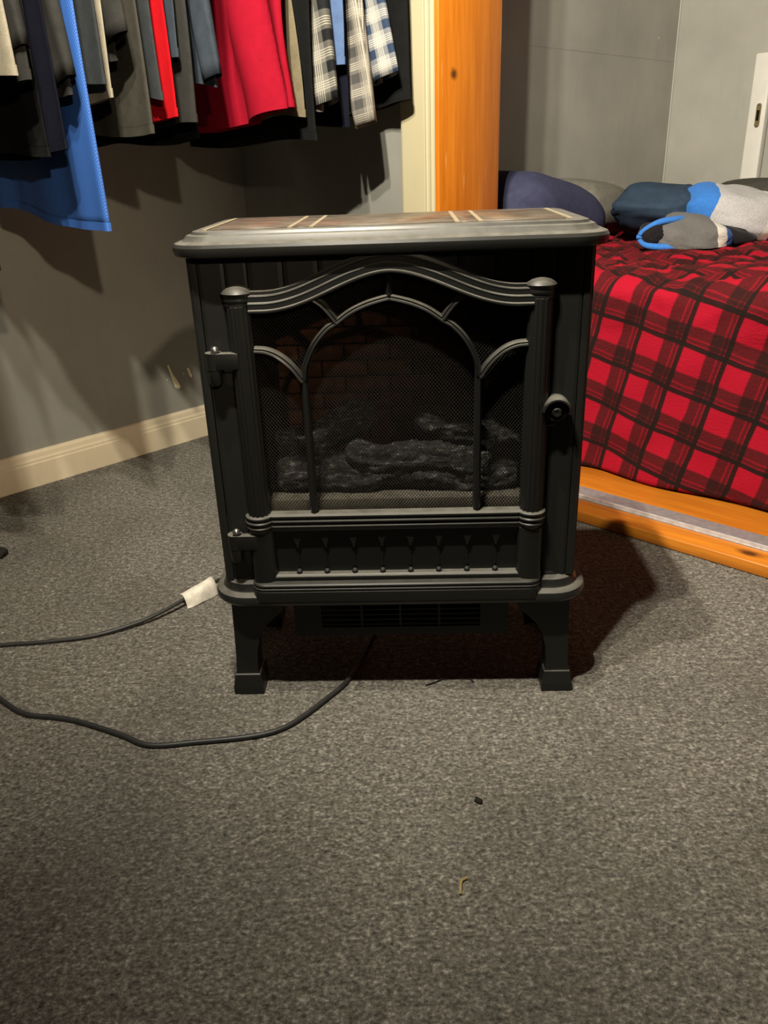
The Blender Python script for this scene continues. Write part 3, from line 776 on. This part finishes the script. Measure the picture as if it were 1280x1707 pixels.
def paper_tag():
    P0, P1 = Vector((0.953, -0.918, 0)), Vector((0.957, -0.838, 0))
    e = empty('cord_tag', (0.955, -0.878, 0)); tag(e, 'white folded paper tag wrapped round the cord behind the stove', 'tag')
    d = (P1 - P0).normalized(); a = Vector((d.y, -d.x, 0))
    prof = [(0.020, 0.002), (0.018, 0.012), (0.015, 0.022), (0.011, 0.0300), (0.005, 0.0345), (-0.003, 0.0350), (-0.010, 0.0325), (-0.014, 0.028)]
    vs = []; fs = []; ns = 8
    for th in (0.0, -0.0009):
        for i in range(ns + 1):
            t = i / ns; c = P0.lerp(P1, t) - e.location
            for p, z in prof:
                z2 = (z + th * (1 if z > .01 else .6)) * (0.80 + 0.25 * t) + 0.0012 * math.sin(t * 9 + p * 200); vs.append(c + a * (p + 0.003 * math.sin(5 * t)) + Vector((0, 0, max(0.0008, z2))))
    n = len(prof); K = (ns + 1) * n
    for i in range(ns):
        for j in range(n - 1):
            q = i * n + j
            fs.append((q, q + 1, q + n + 1, q + n)); fs.append((K + q, K + q + n, K + q + n + 1, K + q + 1))
    for j in range(n - 1):
        fs.append((j, K + j, K + j + 1, j + 1)); q = ns * n + j; fs.append((q, q + 1, K + q + 1, K + q))
    for i in range(ns):
        q = i * n; fs.append((q, q + n, K + q + n, K + q)); q = i * n + n - 1; fs.append((q, K + q, K + q + n, q + n))
    mesh('folded_paper', vs, fs, M['paper'], e, True)
paper_tag()
# bits on the carpet
def blob(name, loc, r, sc, seed, mat, label, cat):
    bm = bmesh.new(); bmesh.ops.create_icosphere(bm, subdivisions=2, radius=1)
    for v in bm.verts:
        k = 1 + 0.5 * noise.noise(v.co * 1.6 + Vector((seed, 0, 0)))
        v.co = Vector((v.co.x * r * sc[0] * k, v.co.y * r * sc[1] * k, max(-0.8, v.co.z) * r * sc[2] * k + 0.8 * r * sc[2]))
    o = bm_obj(name, bm, mat, None, True); o.location = loc; tag(o, label, cat); return o
M['lint'] = mat_fabric('dark_lint', (0.02, 0.018, 0.016))
M['fibre'] = mat_fabric('tan_fibre', (0.30, 0.23, 0.10))
blob('lint_speck', (1.784, -0.951, 0.0), 0.006, (1.3, 0.8, 0.5), 3, M['lint'], 'small dark speck of lint on the open carpet before the stove', 'lint')
blob('lint_clump', (0.392, -1.082, 0.0), 0.018, (1.2, 1.0, 0.7), 8, M['lint'], 'small black clump on the carpet at the far left edge', 'lint')
ground_tube('tan_thread', [(1.858, -1.071, .002), (1.856, -1.080, .003), (1.862, -1.090, .003), (1.868, -1.097, .002)], 0.0020, M['fibre'], 'short tan fibre on the carpet in the foreground', 'thread', 4)
ground_tube('black_thread', [(1.54, -0.789, .002), (1.548, -0.768, .003), (1.552, -0.752, .003), (1.570, -0.735, .003)], 0.0011, M['lint'], 'fine black hair on the carpet in front of the stove shadow', 'thread', 4)
ground_tube('black_thread', [(1.578, -0.729, .002), (1.586, -0.722, .003), (1.598, -0.724, .002)], 0.0010, M['lint'], 'shorter black hair on the carpet nearer the right stove foot', 'thread', 4)

# ------------------------------------------------------------------ hanging clothes
RODX, RODZ = 0.47, 1.62
rod = empty('clothes_rod', (RODX, -0.55, RODZ)); tag(rod, 'wooden clothes rod along the left wall carrying the hanging clothes', 'rod')
lathe('pole', [(0.0, -0.70), (0.016, -0.70), (0.016, 0.632), (0.0, 0.632)], M['pine_h'], rod, 18, axis='Y')
lathe('end_socket', [(0.017, 0.615), (0.03, 0.615), (0.03, 0.6325), (0.017, 0.6325)], M['white'], rod, 20, axis='Y')
box('bracket', WL - RODX, 0.02, -0.665, -0.640, -0.05, -0.017, M['white'], rod)

def fab(name, c, **k):
    if name not in M: M[name] = mat_fabric(name, c, **k)
    return M[name]
def garment(name, label, mat, t, hem, sl=0.22, sr=0.72, b=0.016, amp=0.006, seed=0, tilt=0.0, nf=3, sleeve=None, hemwave=0.006, crease=0.0, flare=0.0, tail=0.0, sleeve_mat=None):
    """a shirt hung across the rod at y=t; s is x. sleeve = (hem height, x of outer edge, half width)"""
    e = empty(name, (RODX, t, hem)); tag(e, label, 'clothing', 'clothes hanging on the rod')
    NA, NV = 84, 30
    top = RODZ - 0.06
    rnd = random.Random(seed)
    ph = [rnd.uniform(0, 6.28) for _ in range(6)]
    vs, uvs, fs = [], [], []
    cs_, hw = (sl + sr) / 2, (sr - sl) / 2
    for j in range(NV + 1):
        v = j / NV                      # 0 hem .. 1 collar
        for i in range(NA):
            th = 2 * PI * i / NA
            cx, sy = math.cos(th), math.sin(th)
            zz = hem + (top - hem) * v
            # shoulders slope in above 1.44 m
            k = 1.0
            if zz > 1.44: k = max(0.12, 1 - ((zz - 1.44) / (top - 1.44)) ** 1.3 * 0.88)
            x = cs_ + (RODX - cs_) * (v ** 2) + (hw + flare * (1 - v)) * k * math.copysign(abs(cx) ** 0.62, cx)
            low = (1 - v) ** 0.7
            y = b * (0.55 + 0.45 * low) * math.copysign(abs(sy) ** 0.75, sy)
            fx = (x - sl) / (sr - sl)
            y += amp * low * (math.sin(fx * nf * 6.28 + ph[0] + 0.8 * math.sin(2 * v + ph[1])) + 0.5 * math.sin(fx * nf * 2 * 6.28 + ph[2] - 1.5 * v)) * (0.35 + 0.65 * min(1, 3 * abs(sy)))
            if crease: y += crease * low * (0.5 - abs(math.sin(PI * (fx * 3.3 + 0.35 * v + 0.12 * math.sin(6 * v + ph[1]) + ph[5])))) * (1.0 + 0.8 * math.sin(fx * 5 + ph[2]))
            x += 0.006 * math.sin(5 * v + ph[3]) * low
            zdrop = 0.0
            if j < 6:
                q = 1 - j / 6
                zdrop = q * (tilt * (x - cs_) / hw + hemwave * math.sin(fx * 7 + ph[4]) + tail * math.sin(PI * max(0, min(1, fx))) * -1)
            vs.append((x - RODX, y, zz + zdrop - hem)); uvs.append((fx * (sr - sl) + (0.4 if sy < 0 else 0.0), zz))
    for j in range(NV):
        for i in range(NA):
            i2 = (i + 1) % NA
            fs.append((j * NA + i, j * NA + i2, (j + 1) * NA + i2, (j + 1) * NA + i))
    fs.append(tuple(NV * NA + i for i in range(NA)))
    bd = mesh('body', vs, fs, mat, e, True, uvs)
    sm = bd.modifiers.new('thick', 'SOLIDIFY'); sm.thickness = 0.0016; sm.offset = -1
    # stitched hem band
    vh, fh, uh = [], [], []
    for j, dz in enumerate((0.0, 0.017)):
        for i in range(NA):
            a = Vector(vs[i]); c2 = Vector(vs[NA + i]); p = a.lerp(c2, dz / max(1e-4, (c2 - a).length)) if (c2 - a).length > 0 else a
            o = Vector((p.x - (cs_ - RODX), p.y, 0)); 
            nx = Vector((0.0012 * math.copysign(1, math.cos(2 * PI * i / NA)), 0.0012 * math.copysign(1, math.sin(2 * PI * i / NA)), 0))
            vh.append(p + nx); uh.append(uvs[i])
    for i in range(NA):
        i2 = (i + 1) % NA; fh.append((i, i2, NA + i2, NA + i))
    hb = mesh('hem', vh, fh, mat, e, True, uh)
    if sleeve:
        zs, xo, ww = sleeve
        rings = []; us = []; n, m_ = 36, 16
        P0 = Vector((0.64, 0, 1.46)); P1 = Vector((xo - ww, -0.004, zs))
        vs2, f2 = [], []
        for j in range(m_ + 1):
            v = j / m_; c = P1.lerp(P0, v)
            for i in range(n):
                th = 2 * PI * i / n
                y = (b * 0.95 + 0.004) * math.sin(th) + amp * 0.6 * math.sin(th * 3 + ph[5] + v * 4)
                x = ww * (1 + 0.25 * v) * math.cos(th)
                vs2.append((c.x + x - RODX, c.y + y, c.z + x * 0.25 * (1 - v) * (1 if j == 0 else 1) - hem)); us.append((x + 0.3, c.z))
        for j in range(m_):
            for i in range(n):
                i2 = (i + 1) % n; f2.append((j * n + i, j * n + i2, (j + 1) * n + i2, (j + 1) * n + i))
        so = mesh('sleeve', vs2, f2, sleeve_mat or mat, e, True, us)
        s2 = so.modifiers.new('thick', 'SOLIDIFY'); s2.thickness = 0.0016; s2.offset = -1
    # hanger hook over the rod
    hk = [(0, 0, top - hem - 0.004), (0, 0, top - hem + 0.03)] + [(0.021 * math.sin(a), 0, RODZ - hem - 0.021 * math.cos(a) * -1 - 0.0) for a in [PI * 0.95 - i * 0.35 for i in range(0)]]
    hk += [(0.0205 * math.sin(a), 0, RODZ - hem + 0.0205 * math.cos(a)) for a in (-2.4, -1.9, -1.2, -0.5, 0.2, 0.9, 1.5)]
    tube('hanger_hook', hk, 0.0016, M['steel'], e, 6)
    return e
charcoal = fab('charcoal_jersey', (0.026, 0.025, 0.023)); slate = fab('slate_jersey', (0.030, 0.034, 0.036)); taupe = fab('taupe_grey_jersey', (0.042, 0.039, 0.031))
navy = fab('dark_navy_cotton', (0.0055, 0.006, 0.012)); blackf = fab('black_cotton', (0.007, 0.007, 0.007)); creamf = fab('cream_cotton', (0.27, 0.24, 0.18))
redf = fab('red_cotton', (0.26, 0.006, 0.018), var=0.12, spec=0.05, sheen=0.0); red2 = fab('bright_red_jersey', (0.40, 0.006, 0.010), var=0.12, spec=0.05, sheen=0.0); slateb = fab('blue_slate_jersey', (0.032, 0.040, 0.052)); khaki = fab('khaki_cotton', (0.15, 0.125, 0.078)); sky = fab('light_blue_cotton', (0.085, 0.135, 0.26))
def mat_mesh_jersey():
    k = NT('blue_ribbed_jersey'); uv = k.uv()
    s = k.n('ShaderNodeSeparateXYZ'); k.l(k.map(uv, (260, 260, 1), (0, 0, 0.75)), s.inputs[0])
    f = k.math('SINE', k.math('MULTIPLY', s.outputs[0], 6.28))
    col = k.mix(k.rng(f, -1, 1), (0.018, 0.070, 0.27), (0.050, 0.15, 0.48))
    k.bump(f, 0.3, 0.001)
    return k.base(col, 0.55, 0, 0.35)
M['jersey'] = mat_mesh_jersey()
M['plaid_bw'] = mat_plaid_shirt('black_white_plaid', (0.20, 0.19, 0.165), (0.44, 0.41, 0.34), (0.010, 0.011, 0.012), 0.066)
M['plaid_grey'] = mat_plaid_shirt('grey_cream_plaid', (0.22, 0.20, 0.175), (0.46, 0.42, 0.34), (0.06, 0.057, 0.055), 0.058)
M['plaid_blue'] = mat_plaid_shirt('blue_white_plaid', (0.36, 0.35, 0.33), (0.55, 0.52, 0.44), (0.028, 0.045, 0.085), 0.055)
G = garment
G('cream_shirt', 'cream shirt at the far left end of the clothes', creamf, -0.965, 1.035, sr=0.74, seed=1, b=0.013, amp=0.004)
G('dark_coat', 'dark grey long coat hanging beyond the cream shirt', charcoal, -1.075, 0.70, sr=0.74, seed=31, b=0.022, amp=0.008)
G('black_coat', 'black long coat at the near end of the clothes rod', blackf, -1.150, 0.66, sr=0.72, seed=32, b=0.022, amp=0.008)
G('charcoal_tee_shirt', 'charcoal tee shirt hanging next to the cream shirt at the far left', charcoal, -0.930, 1.030, seed=2, b=0.011, amp=0.004, sleeve=(1.075, 0.735, 0.035))
G('black_trousers', 'black garment low down among the leftmost hanging clothes', blackf, -0.902, 0.905, sr=0.68, seed=3, b=0.008, amp=0.003)
G('navy_shirt', 'dark navy shirt with a low hem left of the blue jersey', navy, -0.878, 0.900, sr=0.70, seed=4, tilt=0.006, b=0.008, amp=0.003)
G('grey_charcoal_shirt', 'charcoal shirt hanging directly left of the blue jersey', charcoal, -0.852, 1.010, sr=0.72, sleeve=(1.03, 0.74, 0.03), b=0.009, amp=0.004, seed=5)
G('blue_sports_jersey', 'bright blue ribbed sports jersey hanging lowest of the clothes', M['jersey'], -0.818, 0.775, sl=0.20, sr=0.715, b=0.014, amp=0.007, seed=6, tilt=-0.022, nf=2)
G('slate_tee_shirt', 'dark slate tee shirt hanging just right of the blue jersey', slate, -0.783, 1.030, seed=7, b=0.010, amp=0.003)
G('grey_tee_shirt', 'grey tee shirt with a short sleeve over a cream shirt', charcoal, -0.730, 1.065, seed=8, b=0.010, amp=0.003, sr=0.69, sleeve=(1.105, 0.745, 0.045))
G('cream_undershirt', 'cream shirt showing below the short grey sleeve', creamf, -0.756, 1.000, sr=0.70, seed=9, b=0.007, amp=0.002)
G('taupe_shirt', 'taupe grey long shirt left of the narrow red one', taupe, -0.690, 0.940, seed=10, b=0.011, amp=0.004)
G('slate_shirt', 'slate shirt with ragged hem touching the narrow red one', slate, -0.658, 1.010, seed=11, b=0.009, amp=0.003, hemwave=0.015)
G('red_narrow_shirt', 'bright red shirt seen edge on as a narrow strip', red2, -0.630, 0.965, seed=12, b=0.009, amp=0.003)
G('blue_grey_shirt', 'short blue grey shirt between narrow red and dark grey shirts', slateb, -0.604, 1.075, seed=13, b=0.008, amp=0.002)
G('dark_grey_shirt', 'dark grey shirt with a low straight hem beside the blue slate sleeve', charcoal, -0.577, 0.955, seed=14, b=0.013, amp=0.004)
G('black_slacks', 'black garment hanging below the red shirt on its left', blackf, -0.540, 0.925, sl=0.18, sr=0.66, seed=15, b=0.009, amp=0.003)
G('blue_slate_shirt', 'faded blue slate shirt with a torn sleeve left of the big red shirt', slateb, -0.515, 1.030, seed=16, b=0.011, amp=0.004, sr=0.71, hemwave=0.016, sleeve=(1.045, 0.74, 0.03))
G('red_tee_shirt', 'big red tee shirt with its front facing the room', redf, -0.312, 0.962, sl=0.20, sr=0.735, seed=21, b=0.020, amp=0.010, tilt=0.020, nf=1.6, hemwave=0.010, crease=0.030)
G('khaki_shirt', 'thin khaki strip of shirt right behind the big red shirt', khaki, -0.258, 0.975, seed=18, b=0.007, amp=0.002, sl=0.4, sr=0.70)
G('black_dress_pants', 'long black garment between red shirt and black plaid shirt', blackf, -0.236, 0.920, seed=19, b=0.010, amp=0.003, sl=0.18)
G('black_plaid_shirt', 'black and white plaid shirt hanging next to the red shirt', M['plaid_bw'], -0.185, 0.985, sr=0.70, seed=20, b=0.016, amp=0.008, hemwave=0.012, sleeve=(1.000, 0.755, 0.048), tilt=-0.01)
G('light_blue_shirt', 'light blue shirt strip between two plaid shirts', sky, -0.146, 1.080, seed=22, b=0.010, amp=0.004, sr=0.735)
G('navy_dress_shirt', 'navy shirt just left of the grey plaid shirt', navy, -0.120, 0.955, seed=23, b=0.009, amp=0.003, sr=0.715)
G('grey_plaid_shirt', 'grey and cream plaid shirt with a low pointed cuff', M['plaid_grey'], -0.070, 0.975, seed=24, b=0.016, amp=0.009, sr=0.73, sleeve=(0.955, 0.765, 0.036), hemwave=0.012)
G('blue_plaid_shirt', 'blue and white plaid short-sleeved shirt at the right end of the clothes', M['plaid_blue'], -0.022, 1.050, seed=25, b=0.012, amp=0.005, sr=0.735, sleeve=(1.060, 0.805, 0.046))
G('black_tee_shirt', 'black tee shirt below the blue plaid sleeve near the corner', blackf, 0.026, 0.985, seed=26, b=0.012, amp=0.005, sr=0.80, tilt=0.02)

# ------------------------------------------------------------------ the bed in the nook
bed = empty('bed', (1.5, 1.3, 0)); tag(bed, 'bed filling the nook behind the threshold under the plaid blanket', 'bed')
local(box('bed_base', 0.49, 2.62, 0.365, 2.06, 0.0, 0.24, M['cream'], bev=0.01), bed)
local(box('mattress', 0.48, 2.64, 0.36, 2.07, 0.241, 0.535, fab('grey_ticking', (0.25, 0.25, 0.25)), bev=0.04, seg=4), bed)
def blanket():
    e = empty('plaid_blanket', (1.5, 1.2, 0.57)); tag(e, 'red and black plaid fleece blanket draped over the bed down to the threshold', 'blanket')
    NS, NT_ = 220, 190
    L0, L1 = 0.50, 2.70
    zt, yb, r = 0.568, 0.272, 0.065
    flat = 2.05 - (yb + r); arc = r * PI / 2; drop = zt - r - 0.036
    tot = flat + arc + drop
    vs, fs, uv = [], [], []
    for i in range(NS + 1):
        s = L0 + (L1 - L0) * i / NS
        for j in range(NT_ + 1):
            d = tot * j / NT_
            if d < flat: p = Vector((s, 2.05 - d, zt)); nrm = Vector((0, 0, 1)); side = 0.0
            elif d < flat + arc:
                a = (d - flat) / r; p = Vector((s, yb + r - r * math.sin(a), zt - r + r * math.cos(a))); nrm = Vector((0, -math.sin(a), math.cos(a))); side = 0.0
            else:
                q = d - flat - arc; p = Vector((s, yb, zt - r - q)); nrm = Vector((0, -1, 0)); side = q / drop
            n1 = noise.noise(Vector((s * 3.2, d * 4.5, 1.7))); n2 = noise.noise(Vector((s * 9 + d * 4, d * 11, 4.2))); n3 = noise.noise(Vector((s * 17, d * 21 + s * 8, 8.2)))
            top = 1 - min(1, max(0, (d - flat - arc * 0.5) / 0.12))
            # ridged wrinkles on top, soft vertical folds on the side
            h = top * (0.016 * n1 + 0.034 * (0.5 - abs(n2)) + 0.014 * (0.4 - abs(n3)))
            fold = math.sin(s * 13 + 1.2 * math.sin(s * 5) + 0.8 * side) * 0.5 + 0.5
            h += (1 - top) * (-0.004 + 0.046 * (0.3 + 0.7 * side) * (fold - 0.25) * (0.6 + 0.4 * n1)+ 0.006 * n2)
            # sagging edge: pull the rim in and out
            p += nrm * h
            if side == 0 and d > flat - 0.3: p.z += 0.010 * noise.noise(Vector((s * 4, 2.0, d * 3)))
            if side > 0.97: p.z += 0.004 * n2
            p.z = max(p.z, 0.0335)
            p.y = max(p.y, 0.205) if p.z < 0.2 else p.y
            vs.append(p - e.location); uv.append((s, d + 0.0))
    for i in range(NS):
        for j in range(NT_):
            q = i * (NT_ + 1) + j; fs.append((q, q + 1, q + NT_ + 2, q + NT_ + 1))
    o = mesh('fleece', vs, fs, mat_blanket(), e, True, uv)
    sm = o.modifiers.new('thick', 'SOLIDIFY'); sm.thickness = 0.006; sm.offset = -1
blanket()

def cushion(name, loc, size, rot, seed, mat, label, cat, amp=0.05, pw=0.5, nu=48, nv=28, squash=0.0):
    """soft pillow: square in plan, thin at the seams, with creases"""
    e = empty(name, loc); tag(e, label, cat)
    vs, fs = [], []
    R = Matrix.Rotation(rot[2], 3, 'Z') @ Matrix.Rotation(rot[1], 3, 'Y') @ Matrix.Rotation(rot[0], 3, 'X')
    for j in range(nv + 1):
        v = -PI / 2 + PI * j / nv
        for i in range(nu):
            u = 2 * PI * i / nu
            cu, su, cv, sv = math.cos(u), math.sin(u), max(0.0, math.cos(v)), math.sin(v)
            x = math.copysign(abs(cu) ** pw, cu) * cv ** 0.45; y = math.copysign(abs(su) ** pw, su) * cv ** 0.45
            z = math.copysign(abs(sv) ** 1.0, sv)
            pnt = Vector((x, y, z))
            k = 1 + amp * (noise.noise(pnt * 1.7 + Vector((seed * 5.1, 0, 0))) + 0.6 * (0.4 - abs(noise.noise(pnt * 4.2 + Vector((0, seed * 3.3, 0))))))
            q = R @ Vector((x * size[0] * k, y * size[1] * k, z * size[2] * k * (1.05 - 0.35 * max(abs(x), abs(y)) ** 3)))
            q.z = max(q.z, 0.588 - loc[2] + 0.01 * (q.z + loc[2] - 0.588))
            vs.append(q)
    for j in range(nv):
        for i in range(nu):
            i2 = (i + 1) % nu; fs.append((j * nu + i, j * nu + i2, (j + 1) * nu + i2, (j + 1) * nu + i))
    o = mesh('cover', vs, fs, mat, e, True)
    return e
navyp = fab('navy_pillowcase', (0.045, 0.048, 0.090)); greyp = fab('grey_pillowcase', (0.17, 0.16, 0.135)); tealp = fab('blue_pillowcase', (0.034, 0.055, 0.088)); darkc = fab('dark_grey_cover', (0.085, 0.080, 0.068))
cushion('navy_pillow', (0.690, 0.70, 0.690), (0.215, 0.27, 0.112), (-0.20, 0.05, 0.0), 1, navyp, 'navy pillow at the head of the bed beside the orange jamb', 'pillow')
cushion('grey_pillow', (0.640, 1.155, 0.675), (0.16, 0.19, 0.095), (-0.10, 0.08, 0.0), 2, greyp, 'grey pillow behind the navy pillow', 'pillow')
cushion('blue_pillow', (0.960, 1.29, 0.658), (0.16, 0.36, 0.088), (-0.10, 0.05, 0.10), 3, tealp, 'dark blue pillow in the middle of the bed', 'pillow', amp=0.09)
cushion('grey_comforter', (1.26, 1.86, 0.662), (0.46, 0.19, 0.086), (0.0, 0.02, -0.03), 4, darkc, 'rumpled dark grey comforter along the far side of the bed', 'bedding', amp=0.16)

# colour-blocked fleece throw dropped on the bed
def mat_fleece(name, stops, vec_rot=(0, 0, 0), axis=0):
    k = NT(name); v = k.map(k.obj(), (1, 1, 1), vec_rot)
    s = k.n('ShaderNodeSeparateXYZ'); k.l(v, s.inputs[0])
    wob = k.math('MULTIPLY', k.math('SUBTRACT', k.noise(v, 12, 2), 0.5), 0.03)
    f = k.rng(k.math('ADD', s.outputs[axis], wob), -0.3, 0.3)
    col = k.ramp(f, stops, 'CONSTANT')
    fz = k.noise(v, 160, 3)
    col = k.mix(k.rng(fz, 0.35, 0.7, 0, 0.20), col, (0.04, 0.04, 0.05))
    k.bump(fz, 0.5, 0.003)
    k.b.inputs['Sheen Weight'].default_value = 0.08
    return k.base(col, 0.95, 0, 0.1)
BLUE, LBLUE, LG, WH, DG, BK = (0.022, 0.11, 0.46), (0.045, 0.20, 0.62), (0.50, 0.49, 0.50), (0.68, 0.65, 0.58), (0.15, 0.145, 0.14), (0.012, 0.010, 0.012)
throw = empty('fleece_throw', (1.175, 0.978, 0.582)); throw.rotation_euler = (0, 0, CAM_YAW); tag(throw, 'blue, grey and white colour-blocked fleece throw heaped on the plaid blanket', 'throw')
def lump(name, c, size, rot, seed, mat, amp=0.16, nu=44, nv=26):
    vs, fs = [], []
    R = Matrix.Rotation(rot[2], 3, 'Z') @ Matrix.Rotation(rot[1], 3, 'Y') @ Matrix.Rotation(rot[0], 3, 'X')
    for j in range(nv + 1):
        v = -PI / 2 + PI * j / nv
        for i in range(nu):
            u = 2 * PI * i / nu
            cv = max(0.0, math.cos(v)) ** 0.7; p = Vector((math.cos(u) * cv, math.sin(u) * cv, math.sin(v)))
            k = 1 + amp * (noise.noise(p * 1.5 + Vector((seed * 4.3, 0, 1))) + 0.6 * (0.4 - abs(noise.noise(p * 3.4 + Vector((0, seed * 2.7, 0))))))
            q = R @ Vector((p.x * size[0] * k, p.y * size[1] * k, p.z * size[2] * k)); q.z = max(q.z, 0.008 - c[2] + 0.05 * q.z)
            vs.append(q)
    for j in range(nv):
        for i in range(nu):
            i2 = (i + 1) % nu; fs.append((j * nu + i, j * nu + i2, (j + 1) * nu + i2, (j + 1) * nu + i))
    o = mesh(name, vs, fs, mat, throw, True)
    o.location = c
    return o
mA = mat_fleece('fleece_blocks_light', [(0.0, BLUE), (0.10, LBLUE), (0.285, LG), (0.56, WH), (0.61, BLUE), (0.95, BK)], (0, -0.45, 0))
mB = mat_fleece('fleece_blocks_grey', [(0.0, DG), (0.33, DG), (0.60, WH), (0.66, BLUE)], (0, 0, 0))
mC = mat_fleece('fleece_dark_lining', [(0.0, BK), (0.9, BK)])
lump('light_fold', (0.160, 0.10, 0.070), (0.205, 0.14, 0.092), (0.15, 0.22, 0.0), 1, mA)
lump('grey_fold', (-0.055, -0.06, 0.030), (0.130, 0.10, 0.060), (0.2, 0.1, 0.0), 2, mB, 0.22)
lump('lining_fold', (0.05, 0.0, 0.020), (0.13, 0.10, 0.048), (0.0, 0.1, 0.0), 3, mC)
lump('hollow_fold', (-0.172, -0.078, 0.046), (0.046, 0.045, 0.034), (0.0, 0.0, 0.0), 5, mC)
loopP = catmull([(-0.060, -0.060, 0.088), (-0.110, -0.085, 0.088), (-0.165, -0.098, 0.082), (-0.210, -0.098, 0.060), (-0.222, -0.100, 0.038), (-0.205, -0.110, 0.018), (-0.165, -0.125, 0.012), (-0.120, -0.135, 0.012)], 6)
tube('blue_binding', loopP, lambda t: 0.012 + 0.003 * math.sin(t * 9), mat_fleece('fleece_blue_edge', [(0.0, LBLUE), (0.9, LBLUE)]), throw, 12, 0.7)

# white post standing against the far wall of the nook
wp = empty('upright_board', (0.868, 2.145, 0)); tag(wp, 'white painted upright board with a brass latch plate against the far nook wall', 'board')
box('board', -0.040, 0.032, -0.018, 0.027, 0.0, 1.218, M['white'], wp, bev=0.006, seg=3)
pl = lathe('latch_plate', [(0.0, -0.0215), (0.0095, -0.0215), (0.0105, -0.0195), (0.0105, -0.0178), (0.0, -0.0178)], M['brass'], wp, 24, origin=(0.003, 0, 0), axis='Y')
for v in pl.data.vertices: v.co.z = v.co.z + (0.036 if v.co.z > 0 else -0.036) + 0.985
box('latch_slot', -0.0025, 0.0085, -0.0225, -0.0210, 0.965, 1.005, M['soot'], wp)
for z in (0.945, 1.025):
    lathe('screw', [(0.0, -0.0235), (0.004, -0.0230), (0.0045, -0.0212), (0.0, -0.0212)], M['steel'], wp, 12, origin=(0.003, 0, z), axis='Y')
